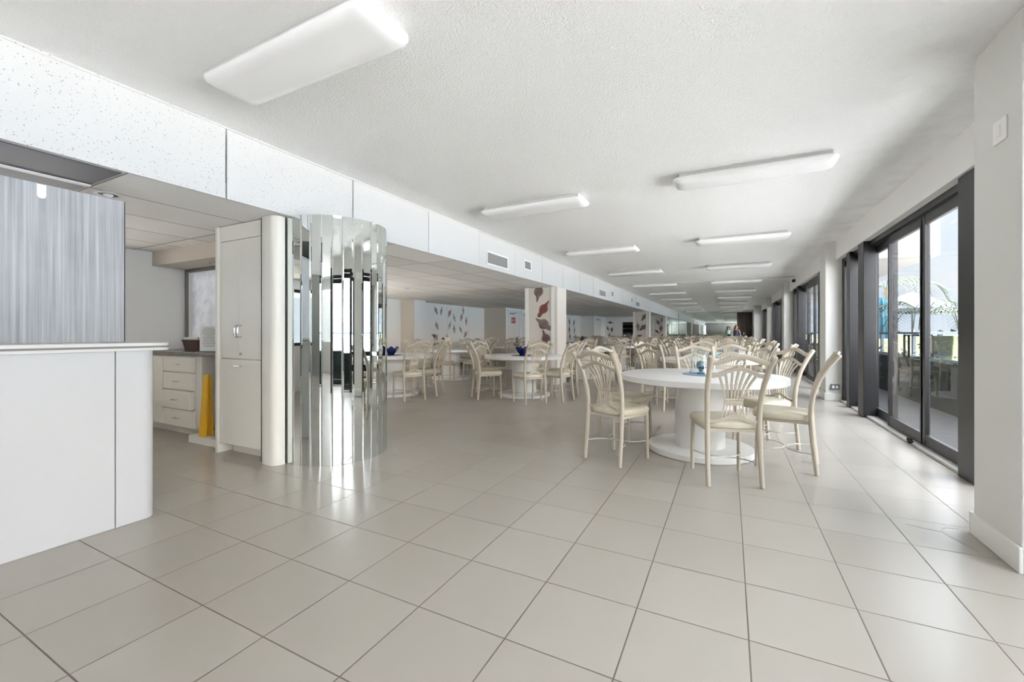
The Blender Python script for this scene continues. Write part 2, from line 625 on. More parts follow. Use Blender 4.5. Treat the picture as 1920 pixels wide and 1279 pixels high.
def lathe(bm, prof, n=32, c=(0, 0, 0), cap=True):
    rings = []
    for r, z in prof:
        rings.append([bm.verts.new((c[0] + r * math.cos(2 * PI * k / n), c[1] + r * math.sin(2 * PI * k / n), c[2] + z)) for k in range(n)])
    for i in range(len(rings) - 1):
        for k in range(n):
            bm.faces.new((rings[i][k], rings[i][(k + 1) % n], rings[i + 1][(k + 1) % n], rings[i + 1][k]))
    if cap:
        bm.faces.new(list(reversed(rings[0])))
        bm.faces.new(rings[-1])

def stack(bm, outlines):
    """loft closed 3D outlines of equal length, capped"""
    rings = [[bm.verts.new(p) for p in o] for o in outlines]
    n = len(rings[0])
    for i in range(len(rings) - 1):
        for k in range(n):
            bm.faces.new((rings[i][k], rings[i][(k + 1) % n], rings[i + 1][(k + 1) % n], rings[i + 1][k]))
    bm.faces.new(list(reversed(rings[0])))
    bm.faces.new(rings[-1])

def ball(bm, c, rx, ry, rz, n=12):
    res = bmesh.ops.create_uvsphere(bm, u_segments=n, v_segments=max(6, n // 2), radius=1.0)
    for v in res['verts']:
        v.co = Vector((c[0] + v.co.x * rx, c[1] + v.co.y * ry, c[2] + v.co.z * rz))

def mesh_of(name, bm, mats, smooth=False):
    bmesh.ops.recalc_face_normals(bm, faces=bm.faces)
    me = bpy.data.meshes.new(name)
    bm.to_mesh(me)
    bm.free()
    for m in (mats if isinstance(mats, (list, tuple)) else [mats]):
        me.materials.append(m)
    if smooth:
        for p in me.polygons:
            p.use_smooth = True
        try:
            me.set_sharp_from_angle(angle=math.radians(42))
        except Exception:
            pass
    return me

def obj(name, bm, mat, parent=None, smooth=False, loc=None, rot=None):
    o = bpy.data.objects.new(name, mesh_of(name, bm, mat, smooth))
    COL.objects.link(o)
    if parent:
        o.parent = parent
    if loc:
        o.location = loc
    if rot:
        o.rotation_euler = rot
    return o

def tag(o, label, cat, group=None, kind=None):
    o['label'] = label
    o['category'] = cat
    if group:
        o['group'] = group
    if kind:
        o['kind'] = kind
    return o

def thing(name, label, cat, loc=(0, 0, 0), rz=0.0, group=None):
    o = bpy.data.objects.new(name, None)
    COL.objects.link(o)
    o.location = loc
    o.rotation_euler = (0, 0, rz)
    o.empty_display_size = 0.1
    return tag(o, label, cat, group)

def struct(name, bm, mat, label=None, cat=None, smooth=False):
    o = obj(name, bm, mat, None, smooth)
    o['kind'] = 'structure'
    if label:
        o['label'] = label
        o['category'] = cat
    return o

def sempty(name, label, cat, loc=(0, 0, 0)):
    o = bpy.data.objects.new(name, None)
    COL.objects.link(o)
    o.location = loc
    o['kind'] = 'structure'
    o['label'] = label
    o['category'] = cat
    return o

KIDS = {}
def dup(root, loc, rz, label, group=None):
    r = root.copy()
    COL.objects.link(r)
    r.location = loc
    r.rotation_euler = (0, 0, rz)
    r['label'] = label
    if group:
        r['group'] = group
    if root.name not in KIDS:
        KIDS[root.name] = [(c, list(c.children)) for c in root.children]
    for ch, subs in KIDS[root.name]:
        c = ch.copy()
        COL.objects.link(c)
        c.parent = r
        for s in subs:
            d = s.copy()
            COL.objects.link(d)
            d.parent = c
    return r

def quick(name, boxes, mat, kind=True, label=None, cat=None, bev=0):
    bm = new()
    for b in boxes:
        if bev:
            add_bbox(bm, *b, bev=bev)
        else:
            add_box(bm, *b)
    return struct(name, bm, mat, label, cat)

# ------------------------------------------------------------------ room shell
CEIL = 2.72
SOF = 2.18
SX = -3.40          # soffit face
END = 34.0
BACK = -6.0
quick('floor', [(-9.4, 1.92, BACK - 0.2, END + 0.2, -0.12, 0.0)], M['floor'], label='large beige porcelain tile floor with thin dark grout lines', cat='floor')
quick('ceiling', [(SX - 0.02, 2.0, BACK - 0.2, END + 0.2, CEIL, CEIL + 0.15)], M['ceiling'], label='white popcorn textured ceiling over the long window room', cat='ceiling')
quick('ceiling_alcove', [(-9.4, SX - 0.03, BACK - 0.2, END + 0.2, SOF, SOF + 0.12)], M['drop'], label='lower white drop ceiling of square panels behind the soffit', cat='ceiling')

# soffit made of hung panels with dark joints
bm = new()
ys = [1.88 + 1.22 * k for k in range(-7, 27)]
for i in range(len(ys) - 1):
    a, b = ys[i], ys[i + 1]
    gap = random.choice((0.003, 0.006, 0.010))
    tilt = random.uniform(0, 0.006)
    add_box(bm, SX - 0.018 - tilt, SX - tilt, a + gap, b - gap * 0.5, SOF - 0.005, CEIL - 0.012 - random.choice((0, 0, 0.006)))
add_box(bm, SX - 0.020, SX + 0.004, BACK, END, CEIL - 0.016, CEIL)
struct('wall_soffit', bm, M['acoustic'], 'long white soffit of hung speckled panels with dark joints', 'soffit')
quick('wall_soffit_backing', [(SX - 0.06, SX - 0.034, BACK, END, SOF + 0.02, CEIL)], M['dark'], label='dark gap behind the soffit panels', cat='soffit')

# end walls, back wall
quick('wall_end', [(SX - 0.1, 0.49, END, END + 0.15, 0, CEIL)], M['wall'], label='far end wall behind the big mirror', cat='wall')
bm = new()
for k in range(4):
    x0 = SX + k * (0.485 - SX) / 4
    x1 = SX + (k + 1) * (0.485 - SX) / 4
    add_bbox(bm, x0 + 0.002, x1 - 0.002, END - 0.012, END - 0.001, 0.02, CEIL - 0.02, bev=0.004, seg=1)
t = obj('wall_mirror', bm, M['endmirror'])
tag(t, 'wall of tall mirror panels closing the far end of the room', 'mirror')
quick('wall_end_side', [(0.49, 1.55, END, END + 0.15, 0, CEIL)], M['wall'], label='strip of far end wall around the brown door', cat='wall')
d = sempty('door_6', 'dark brown double door at the far end beside the mirror', 'door', (0.95, END, 0))
bm = new(); add_box(bm, -0.46, -0.40, -0.05, 0.0, 0, 2.60); add_box(bm, 0.40, 0.46, -0.05, 0.0, 0, 2.60); add_box(bm, -0.40, 0.40, -0.05, 0.0, 2.52, 2.60)
obj('door_frame', bm, M['brownframe'], d)
for s in (-1, 1):
    bm = new(); add_bbox(bm, min(0.004 * s, 0.395 * s), max(0.004 * s, 0.395 * s), -0.04, -0.002, 0.01, 2.515, bev=0.004)
    lf = obj('door_leaf', bm, M['brown'], d)
    bm = new(); tube(bm, [(0.05 * s, -0.04, 1.0), (0.05 * s, -0.075, 1.0), (0.05 * s, -0.075, 1.2), (0.05 * s, -0.04, 1.2)], 0.008, 8)
    obj('door_handle', bm, M['chrome'], lf)

quick('wall_back', [(-6.7, 1.9, BACK - 0.15, BACK, 0, CEIL)], M['wallback'], label='plain grey wall behind the camera', cat='wall')

# ------------------------------------------------------------------ right wall: pillars, beam, doors
PIL = [(2.93, 3.38, 1.25), (8.95, 9.46, 1.47), (15.2, 15.7, 1.47), (21.5, 22.0, 1.47), (27.8, 28.3, 1.25), (33.4, END, 1.47)]
names = ['nearest square white pillar between the glass doors', 'white pillar beyond the first glass door with an outlet', 'third white pillar along the glass doors', 'fourth white pillar along the glass doors', 'far square white pillar before the end bay', 'white wall corner at the far end']
for i, (a, b, x) in enumerate(PIL):
    bm = new(); add_bbox(bm, x, 1.9, a, b, 0, CEIL, bev=0.006)
    struct('wall_pillar_%d' % (i + 1), bm, M['pillar'], names[i], 'pillar')
    bm = new()
    hh = 0.125
    add_bbox(bm, x - 0.016, x - 0.0005, a - 0.016, b + (0.016 if i < 5 else 0), 0.0005, hh, bev=0.004)
    add_bbox(bm, x, 1.69, a - 0.016, a - 0.0005, 0.0005, hh, bev=0.004)
    if i < 5:
        add_bbox(bm, x, 1.69, b + 0.0005, b + 0.016, 0.0005, hh, bev=0.004)
    struct('baseboard_%d' % (i + 1), bm, M['trim'], 'white baseboard round the foot of the ' + names[i][:names[i].find('pillar') + 6 if 'pillar' in names[i] else 16], 'baseboard')
bm = new(); add_box(bm, 1.62, 1.9, BACK, END, 2.41, CEIL)
struct('wall_beam', bm, M['wall'], 'white header beam above the row of glass doors', 'beam')

def bay(idx, y0, y1, label, near=False):
    """black framed glass door wall between two pillars"""
    d = sempty('door_%d' % idx, label, 'glass door', (1.70, y0, 0))
    L = y1 - y0
    top = 2.405
    bm = new()
    add_box(bm, 0.0, 0.12, 0, L, top - 0.065, top)
    add_box(bm, -0.005, 0.12, 0, 0.05, 0, top - 0.065)
    add_box(bm, 0.0, 0.12, L - 0.05, L, 0, top - 0.065)
    obj('door_frame', bm, M['bronze'], d)
    bm = new(); add_bbox(bm, -0.035, 0.125, 0.05, L - 0.05, 0.0, 0.028, bev=0.004)
    obj('sill_track', bm, M['track'], d)
    # positions of verticals measured on the nearest bay
    k = L / 5.56
    def Y(v):
        return (v - 3.40) * k
    # glass panels: (start, end, x offset, stile width, rail)
    panels = [(3.46, 4.56, 0.075), (4.46, 5.74, 0.03), (5.70, 6.75, 0.03), (6.71, 7.52, 0.075), (7.50, 8.32, 0.075), (8.28, 8.95, 0.075)]
    for j, (a, b, xo) in enumerate(panels):
        a, b = Y(a), Y(b)
        z0, z1 = 0.03, top - 0.07
        sw = 0.075 if j not in (1, 2) else 0.1
        w0 = w1 = sw
        if j == 2:
            w0, w1 = 0.07, 0.05
        if j == 1:
            w0, w1 = 0.36 * k if near else 0.3, 0.10
            w0 = 0.10
        bm = new()
        add_box(bm, xo, xo + 0.04, a, a + w0, z0, z1)
        add_box(bm, xo, xo + 0.04, b - w1, b, z0, z1)
        add_box(bm, xo + 0.002, xo + 0.038, a + w0, b - w1, z0, z0 + 0.11)
        add_box(bm, xo + 0.002, xo + 0.038, a + w0, b - w1, z1 - 0.10, z1)
        fr = obj('panel_frame', bm, M['bronze'], d)
        bm = new(); add_box(bm, xo + 0.016, xo + 0.024, a + w0 + 0.001, b - w1 - 0.001, z0 + 0.111, z1 - 0.101)
        obj('glass_pane', bm, M['glass'], fr)
    # fins standing proud of the glass
    for (a, b, dx) in ((4.44, 4.72, -0.055), (7.36, 7.64, -0.07), (8.20, 8.38, -0.055), (8.80, 8.93, 0.0)):
        bm = new(); add_bbox(bm, dx, 0.074, Y(a), Y(a) + (b - a), 0.0, top - 0.001, bev=0.005)
        obj('mullion', bm, M['bronze'], d)
    # pull handle
    bm = new()
    hy = Y(5.78)
    tube(bm, [(0.03, hy + 0.0, 1.13), (-0.045, hy + 0.02, 1.13), (-0.045, hy + 0.02, 0.90), (0.03, hy, 0.90)], 0.011, 8)
    add_box(bm, -0.046, -0.036, hy + 0.018, hy + 0.17, 1.122, 1.138)
    add_box(bm, -0.046, -0.036, hy + 0.018, hy + 0.17, 0.892, 0.908)
    add_box(bm, -0.048, -0.034, hy + 0.155, hy + 0.175, 0.892, 1.138)
    obj('pull_handle', bm, M['black'], d)
    if near:
        bm = new(); tube(bm, [(-0.03, hy - 0.02, 0.03), (-0.045, hy - 0.02, 0.07), (-0.05, hy + 0.02, 0.07), (-0.05, hy + 0.03, 0.04)], 0.012, 8)
        ball(bm, (-0.045, hy + 0.0, 0.035), 0.022, 0.03, 0.022, 10)
        obj('door_stop', bm, M['black'], d)
    return d
bay(1, 3.38, 8.95, 'nearest black framed sliding glass door wall onto the terrace', True)
bay(2, 9.46, 15.2, 'second black framed glass door wall, between second and third pillars')
bay(3, 15.7, 21.5, 'third black framed glass door wall, between third and fourth pillars')
bay(4, 22.0, 27.8, 'fourth black framed glass door wall, between fourth and fifth pillars')
bay(10, 28.3, 33.4, 'last black framed glass door wall beside the far mirror')
bay(5, -2.65, 2.93, 'black framed glass door wall beside the camera')
bm = new(); add_box(bm, 1.25, 1.9, -3.2, -2.65, 0, CEIL)
struct('wall_pillar_8', bm, M['pillar'], 'white pillar behind the camera', 'pillar')
bm = new(); add_box(bm, 1.62, 1.9, BACK, -3.2, 0, 0.9)
struct('wall_pillar_9', bm, M['pillar'], 'low white wall behind the camera', 'wall')
bm = new(); add_box(bm, 1.6205, 1.6995, -3.2, 33.4, 2.404, 2.4098)  # added board, its white paint stands in for light from the floor
struct('lit_trim_2', bm, M['trim'], 'white board added as the floor-lit underside of the header beam', 'trim')
# switch, outlet, detector, conduit
t = thing('light_switch', 'white toggle switch plate high on the nearest white pillar', 'switch', (1.2495, 3.105, 2.2))
bm = new(); add_bbox(bm, -0.007, 0, -0.06, 0.06, -0.06, 0.06, bev=0.003)
obj('plate', bm, M['signwhite'], t)
bm = new(); add_bbox(bm, -0.012, -0.0075, -0.012, 0.012, -0.03, 0.03, bev=0.002)
obj('toggle', bm, M['trim'], t)
t = thing('wall_outlet', 'grey surface mounted outlet low on the second white pillar', 'outlet', (1.60, 8.9495, 0.235))
bm = new(); add_bbox(bm, -0.06, 0.06, -0.03, 0, -0.045, 0.045, bev=0.006)
obj('box', bm, M['outlet'], t)
for s in (-1, 1):
    bm = new(); add_bbox(bm, -0.016 + 0.026 * s, 0.016 + 0.026 * s, -0.034, -0.0305, -0.022, 0.022, bev=0.002)
    obj('socket', bm, M['signwhite'], t)
bm = new(); tube(bm, [(SX + 0.03, 14.0, CEIL - 0.012), (1.60, 14.0, CEIL - 0.012)], 0.011, 8)
tag(obj('ceiling_conduit', bm, M['fixture'], smooth=True), 'thin white conduit crossing the ceiling towards the glass doors', 'pipe')
bm = new(); add_bbox(bm, 1.545, 1.619, 13.95, 14.05, 2.56, 2.64, bev=0.006)
tag(obj('junction_box', bm, M['dark']), 'small dark box on the header beam where the conduit ends', 'junction box')

# ------------------------------------------------------------------ ceiling fixtures
def rrect(hx, hy, r, z, n=5):
    out = []
    for cx, cy, a0 in ((hx - r, hy - r, 0), (-hx + r, hy - r, PI / 2), (-hx + r, -hy + r, PI), (hx - r, -hy + r, 1.5 * PI)):
        for k in range(n + 1):
            a = a0 + k / n * PI / 2
            out.append((cx + r * math.cos(a), cy + r * math.sin(a), z))
    return out
def fixture(label, loc):
    t = thing('ceiling_light', label, 'ceiling light', loc, 0, 'long ceiling lights')
    bm = new(); stack(bm, [rrect(0.62, 0.135, 0.012, -0.001), rrect(0.62, 0.135, 0.012, -0.035)])
    obj('housing', bm, M['fixture'], t)
    bm = new()
    stack(bm, [rrect(0.625, 0.16, 0.05, -0.0355), rrect(0.665, 0.168, 0.06, -0.045), rrect(0.668, 0.168, 0.065, -0.06), rrect(0.655, 0.158, 0.06, -0.078), rrect(0.615, 0.13, 0.05, -0.094), rrect(0.57, 0.095, 0.04, -0.099)])
    obj('diffuser', bm, M['diffuser'], t, smooth=True)
    return t
ORD = ['first', 'second', 'third', 'fourth', 'fifth', 'sixth', 'seventh', 'eighth', 'ninth', 'tenth', 'eleventh', 'twelfth']
f0 = fixture('large white ceiling light close overhead, first of the row along the soffit', (-2.12, 1.555, CEIL))
for k in range(1, 11):
    dup(f0, (-2.12, 1.555 + 3.14 * k, CEIL), 0, 'long white ceiling light, %s from the camera in the row along the soffit' % ORD[k])
for k in range(0, 10):
    dup(f0, (0.17, 4.60 + 3.17 * k, CEIL), 0, 'long white ceiling light, %s from the camera in the row along the glass doors' % ORD[k])

# soffit vents
def vent(y, z0, z1, ww, label):
    t = thing('air_vent', label, 'vent', (SX + 0.0005, y, 0), 0, 'soffit air vents')
    bm = new()
    add_box(bm, 0, 0.012, -ww - 0.02, ww + 0.02, z0 - 0.02, z0); add_box(bm, 0, 0.012, -ww - 0.02, ww + 0.02, z1, z1 + 0.02)
    add_box(bm, 0, 0.012, -ww - 0.02, -ww, z0, z1); add_box(bm, 0, 0.012, ww, ww + 0.02, z0, z1)
    obj('frame', bm, M['vent'], t)
    bm = new()
    add_box(bm, 0, 0.002, -ww, ww, z0, z1)
    n = int(ww * 2 / 0.022)
    for k in range(n):
        yy = -ww + (k + 0.5) * ww * 2 / n
        add_box(bm, 0.002, 0.009, yy - 0.003, yy + 0.003, z0, z1)
    obj('grille', bm, M['grille'], t)
vent(6.12, 2.26, 2.43, 0.34, 'wide grey air vent on the soffit, nearest one')
vent(7.28, 2.36, 2.50, 0.14, 'small square air vent just beyond the nearest wide one')
vent(12.6, 2.26, 2.43, 0.36, 'wide air vent on the soffit, second from the camera')
vent(13.8, 2.36, 2.50, 0.14, 'small square air vent beyond the second wide one')
vent(16.9, 2.36, 2.50, 0.14, 'small square air vent before the third wide one')
vent(18.1, 2.26, 2.43, 0.36, 'wide air vent on the soffit, third from the camera')

# ------------------------------------------------------------------ mirrored column
CX, CY, CR = -3.41, 2.90, 0.475
t = thing('mirrored_column', 'round column faced with narrow vertical mirror strips beside the white cabinet', 'column', (CX, CY, 0))
bm = new(); lathe(bm, [(CR - 0.012, 0.001), (CR - 0.012, 2.178)], 48)
obj('core', bm, M['grey'], t)
N = 34
for k in range(N):
    a = 2 * PI * (k + 0.3) / N
    hw = CR * math.tan(PI / N) - 0.0006
    zt = 2.177
    bm = new()
    v, fs = add_box(bm, -0.006, 0.0, -hw, hw, 0.002, zt)
    # bevelled front edges
    outer = [(0.0, -hw), (0.0042, -hw + 0.010), (0.0042, hw - 0.010), (0.0, hw)]
    bmesh.ops.delete(bm, geom=[fs[3]], context='FACES_ONLY')
    ring0 = [bm.verts.new((x, y, 0.002)) for x, y in outer]
    ring1 = [bm.verts.new((x, y, zt)) for x, y in outer]
    for j in range(3):
        bm.faces.new((ring0[j], ring0[j + 1], ring1[j + 1], ring1[j]))
    bm.faces.new(ring0[::-1]); bm.faces.new(ring1)
    o = obj('mirror_strip', bm, M['mirror'], t)
    o.location = (CR * math.cos(a) - 0.004, CR * math.sin(a), 0) if False else ((CR - 0.004) * math.cos(a), (CR - 0.004) * math.sin(a), 0)
    o.rotation_euler = (0, 0, a + random.uniform(-0.022, 0.022))

# ------------------------------------------------------------------ reception counter
t = thing('reception_counter', 'white bar counter with rounded end and pale overhanging top', 'counter')
def rounded_end(x0, x1, y0, y1, r, z, n=8):
    o = [(x0, y0, z), (x1, y0, z)]
    for k in range(n + 1):
        a = k / n * PI / 2
        o.append((x1 - r + r * math.cos(a), y1 - r + r * math.sin(a), z))
    o.append((x0, y1, z))
    return o
bm = new(); add_box(bm, -3.95, -3.232, BACK + 0.5, 1.163, 0.0005, 1.045)
obj('front_panel', bm, M['counter'], t)
bm = new(); stack(bm, [rounded_end(-3.95, -3.230, 1.168, 1.372, 0.07, z) for z in (0.0005, 1.045)])
obj('end_panel', bm, M['counter'], t, smooth=True)
bm = new(); stack(bm, [rounded_end(-4.02, -3.215, BACK + 0.5, 1.46, 0.10, z) for z in (1.046, 1.062)])
stack(bm, [rounded_end(-4.02, -3.215, BACK + 0.5, 1.46, 0.10, z) for z in (1.074, 1.092)])
obj('countertop', bm, M['worktop'], t, smooth=True)
bm = new(); stack(bm, [rounded_end(-4.02, -3.211, BACK + 0.5, 1.464, 0.104, z) for z in (1.0622, 1.0738)])
obj('edge_band', bm, M['edge'], t, smooth=True)

# grey shutter board standing on the counter
t = thing('shutter_board', 'tall grey striped laminate board standing on the white counter', 'board', (-3.76, 0, 1.0925))
bm = new(); add_bbox(bm, -0.012, 0.012, -2.2, 1.40, 0, 0.975, bev=0.002)
obj('board', bm, M['grain'], t)
bm = new(); add_box(bm, -0.0125, 0.0125, 1.4005, 1.405, 0, 0.975)
obj('edge_strip', bm, M['dark'], t)
bm = new()
stack(bm, [[(0.0125, 1.0 + x, z) for x, z in o] for o in ([(-0.02, 0.97), (-0.02, 0.90), (-0.013, 0.888), (0, 0.884), (0.013, 0.888), (0.02, 0.90), (0.02, 0.97)],)] + [[(0.017, 1.0 + x, z) for x, z in ((-0.02, 0.97), (-0.02, 0.90), (-0.013, 0.888), (0, 0.884), (0.013, 0.888), (0.02, 0.90), (0.02, 0.97))]])
obj('clip', bm, M['signwhite'], t)

# grey metal recess in the alcove ceiling above the counter
t = thing('ceiling_recess_panel', 'grey metal ceiling panel with white rail above the striped board', 'ceiling panel', (0, 0, SOF))
bm = new(); add_box(bm, -4.9, -3.46, -2.5, 1.28, -0.006, -0.0005)
obj('metal_panel', bm, M['duct'], t)
bm = new(); add_bbox(bm, -3.945, -3.905, -2.5, 1.28, -0.018, -0.0065, bev=0.003)
obj('rail', bm, M['fixture'], t)

def can(x, y, z, label):
    t = thing('recessed_light', label, 'ceiling light', (x, y, z), 0, 'recessed can lights')
    bm = new()
    lathe(bm, [(0.075, -0.0005), (0.078, -0.006), (0.060, -0.009), (0.058, -0.0005)], 24, cap=False)
    obj('trim_ring', bm, M['fixture'], t, smooth=True)
    bm = new(); lathe(bm, [(0.057, -0.0055), (0.057, -0.001)], 24)
    obj('dark_baffle', bm, M['black'], t)
    bm = new(); ball(bm, (0, 0, -0.006), 0.03, 0.03, 0.022, 12)
    obj('bulb', bm, M['fixture'], t, smooth=True)
can(-4.08, 1.43, SOF, 'recessed can light in the alcove ceiling above the striped board')
can(-5.55, 2.93, 2.0, 'recessed can light under the bulkhead over the back counter')
for i, (x, y) in enumerate([(-5.2, 5.2), (-6.6, 7.6), (-4.9, 9.9), (-7.2, 12.5), (-5.2, 14.2), (-5.6, 19.0)]):
    can(x, y, SOF, 'recessed can light in the dining alcove ceiling, %s from the mirrored column' % ORD[i])

# ------------------------------------------------------------------ kitchenette
quick('wall_kitchen_left', [(-6.68, -6.53, 2.2, 3.11, 0, SOF), (-6.68, -6.53, BACK, -4.0, 0, SOF), (-6.68, -6.53, -4.0, 2.2, 0, 0.9), (-6.68, -6.53, -4.0, 2.2, 2.0, SOF)], M['wall'], label='plain white side wall of the kitchenette', cat='wall')
quick('wall_kitchen_back', [(-6.68, -6.49, 3.11, 3.21, 0, SOF), (-4.42, -3.75, 3.11, 3.21, 0, SOF), (-6.49, -4.42, 3.11, 3.21, 0, 0.96), (-6.49, -4.42, 3.11, 3.21, 1.96, SOF)], M['wall'], label='back wall of the kitchenette behind the drawers', cat='wall')
quick('wall_bulkhead', [(-6.53, -4.41, 2.72, 3.11, 2.005, SOF - 0.0005)], M['wallbeige'], label='beige bulkhead box over the back counter', cat='bulkhead')
d = sempty('fill_window_4', 'unseen window added to light the kitchenette, hidden behind the striped board', 'window', (-6.6, -4.0, 0.9))  # added opening out of view, brings extra daylight into the kitchenette
bm = new()
for y in (0.0, 2.0, 4.0, 6.14):
    add_box(bm, -0.03, 0.03, y, y + 0.06, 0.06, 1.04)
add_box(bm, -0.03, 0.03, 0, 6.2, 0, 0.06); add_box(bm, -0.03, 0.03, 0, 6.2, 1.04, 1.1)
obj('window_frame', bm, M['bronze'], d)
bm = new(); add_box(bm, -0.004, 0.004, 0.06, 6.14, 0.061, 1.039)
obj('window_pane', bm, M['glass'], d)  # pane of the added kitchenette fill window
d = sempty('window_2', 'bright frosted window behind the kitchenette worktop', 'window', (0, 3.11, 0))
bm = new(); add_box(bm, -6.489, -4.421, 0.04, 0.048, 0.961, 1.959)
obj('window_pane', bm, M['frost'], d)
bm = new(); add_box(bm, -6.527, -6.49, -0.03, -0.001, 0.955, 2.0); add_box(bm, -6.49, -4.42, -0.03, -0.001, 1.96, 2.0)
obj('window_frame', bm, M['edge'], d)

# tall cabinet
t = thing('tall_cabinet', 'tall white cabinet with rounded end post beside the mirrored column', 'cabinet')
bm = new()
add_box(bm, -4.42, -4.385, 2.345, 2.53, 0.0005, 2.175)
add_box(bm, -4.385, -3.735, 2.385, 2.53, 0.10, 2.175)
add_box(bm, -4.33, -3.735, 2.46, 2.52, 0.0005, 0.10)
obj('body', bm, M['cab'], t)
bm = new(); add_bbox(bm, -4.378, -3.738, 2.366, 2.3845, 2.03, 2.174, bev=0.002)
obj('top_panel', bm, M['cab'], t)
for x0, x1, hx in ((-4.378, -4.061, -4.085), (-4.057, -3.738, -4.033)):
    bm = new(); add_bbox(bm, x0, x1, 2.366, 2.3845, 0.915, 2.024, bev=0.002)
    dd = obj('door', bm, M['cab'], t)
    bm = new(); tube(bm, spline([(hx, 2.364, 1.225), (hx, 2.335, 1.215), (hx, 2.328, 1.17), (hx, 2.335, 1.125), (hx, 2.364, 1.115)], 14), 0.007, 8)
    obj('clear_handle', bm, M['chrome'], dd, smooth=True)
bm = new(); tube(bm, [(-4.035, 2.365, 0.958), (-4.035, 2.352, 0.958)], 0.013, 14)
obj('lock', bm, M['chrome'], t, smooth=True)
bm = new(); add_bbox(bm, -4.378, -3.738, 2.36, 2.3845, 0.10, 0.905, bev=0.003)
dd = obj('drop_door', bm, M['cab'], t)
bm = new(); tube(bm, [(-4.10, 2.36, 0.845), (-4.10, 2.335, 0.845), (-4.02, 2.335, 0.845), (-4.02, 2.36, 0.845)], 0.006, 8)
obj('pull', bm, M['chrome'], dd)
bm = new()
pp = [(-3.733, 2.36)]
for k in range(9):
    a = PI + k / 8 * PI / 2
    pp.append((-3.62 + 0.113 * math.cos(a), 2.36 + 0.05 + 0.09 * math.sin(a)))
for k in range(9):
    a = -PI / 2 + k / 8 * PI / 2
    pp.append((-3.55 + 0.07 * math.cos(a), 2.40 + 0.08 * math.sin(a)))
pp += [(-3.48, 2.415), (-3.733, 2.415)]
stack(bm, [[(x, y, z) for x, y in pp] for z in (0.0005, 2.175)])
obj('rounded_post', bm, M['cab'], t, smooth=True)

# back counter with drawers
t = thing('drawer_cabinet', 'low white kitchenette cabinet with a column of four drawers', 'cabinet')
bm = new()
add_box(bm, -6.525, -5.10, 2.57, 3.10, 0.10, 0.90)
add_box(bm, -6.525, -5.28, 2.63, 3.10, 0.0005, 0.10)
obj('body', bm, M['cab'], t)
for j, (z0, z1, pr_) in enumerate(((0.715, 0.885, 0), (0.515, 0.705, 0), (0.305, 0.505, 0.02), (0.10, 0.295, 0))):
    bm = new(); add_bbox(bm, -5.86, -5.215 - (0.03 if j == 2 else 0), 2.545 - pr_, 2.569, z0, z1, bev=0.003)
    dd = obj('drawer', bm, M['cab'], t)
    bm = new(); zz = (z0 + z1) / 2; yy = 2.545 - pr_
    tube(bm, [(-5.59, yy, zz), (-5.59, yy - 0.025, zz), (-5.51, yy - 0.025, zz), (-5.51, yy, zz)], 0.006, 8)
    obj('pull', bm, M['chrome'], dd)
bm = new(); add_bbox(bm, -6.5, -5.87, 2.545, 2.569, 0.10, 0.885, bev=0.003)
obj('door', bm, M['cab'], t)
bm = new(); add_bbox(bm, -6.527, -4.425, 2.52, 3.10, 0.905, 0.945, bev=0.006)
tag(obj('worktop', bm, M['darktop']), 'grey stone worktop over the drawers, running to the tall cabinet', 'worktop')
bm = new(); add_box(bm, -5.095, -4.43, 2.44, 3.05, 0.0005, 0.075)
tag(obj('floor_plinth', bm, M['cab']), 'low cream plinth under the yellow sign beside the drawers', 'plinth')
t = thing('wet_floor_sign', 'folded yellow floor sign leaning in the gap beside the drawers', 'sign', (-4.89, 2.505, 0.0755))
for s in (-1, 1):
    bm = new()
    stack(bm, [[(-0.06, s * 0.035 - 0.008, 0), (0.06, s * 0.035 - 0.008, 0), (0.06, s * 0.035 + 0.008, 0), (-0.06, s * 0.035 + 0.008, 0)],
               [(-0.02, s * 0.010 - 0.006, 0.64), (0.06, s * 0.010 - 0.006, 0.64), (0.06, s * 0.010 + 0.006, 0.64), (-0.02, s * 0.010 + 0.006, 0.64)]])
    obj('panel', bm, M['yellow'], t)
t = thing('waste_bin', 'grey bin with black rim under the worktop beside the yellow sign', 'bin', (-4.60, 2.78, 0.0755))
bm = new(); stack(bm, [rrect(0.12, 0.15, 0.03, 0), rrect(0.15, 0.19, 0.03, 0.60)]); obj('body', bm, M['grey'], t)
bm = new(); stack(bm, [rrect(0.158, 0.198, 0.03, 0.60), rrect(0.158, 0.198, 0.03, 0.68)]); obj('rim', bm, M['black'], t)

def basket(label, loc, hx, hy, h):
    t = thing('wicker_basket', label, 'basket', loc)
    bm = new(); stack(bm, [rrect(hx * 0.85, hy * 0.85, 0.03, 0), rrect(hx, hy, 0.03, h), rrect(hx * 0.93, hy * 0.93, 0.03, h), rrect(hx * 0.8, hy * 0.8, 0.03, 0.015)])
    obj('body', bm, M['wicker'], t)
    bm = new(); tube(bm, rrect(hx, hy, 0.03, h), 0.009, 8, closed=True)
    obj('rim', bm, M['wicker'], t, smooth=True)
    return t
basket('dark wicker basket holding white papers on the kitchenette worktop', (-5.56, 2.80, 0.9455), 0.18, 0.13, 0.12)
bm = new()
for k in range(5):
    add_box(bm, -5.74 + 0.004 * k, -5.46 + 0.007 * k, 2.70 - 0.003 * k, 2.90, 1.0755 + 0.006 * k, 1.0805 + 0.006 * k)
tag(obj('paper_stack', bm, M['paper'], loc=(0, 0, 0)), 'stack of white papers lying across the dark wicker basket', 'papers')
basket('second wicker basket, half hidden behind the tall cabinet', (-4.72, 2.82, 0.9455), 0.22, 0.13, 0.10)
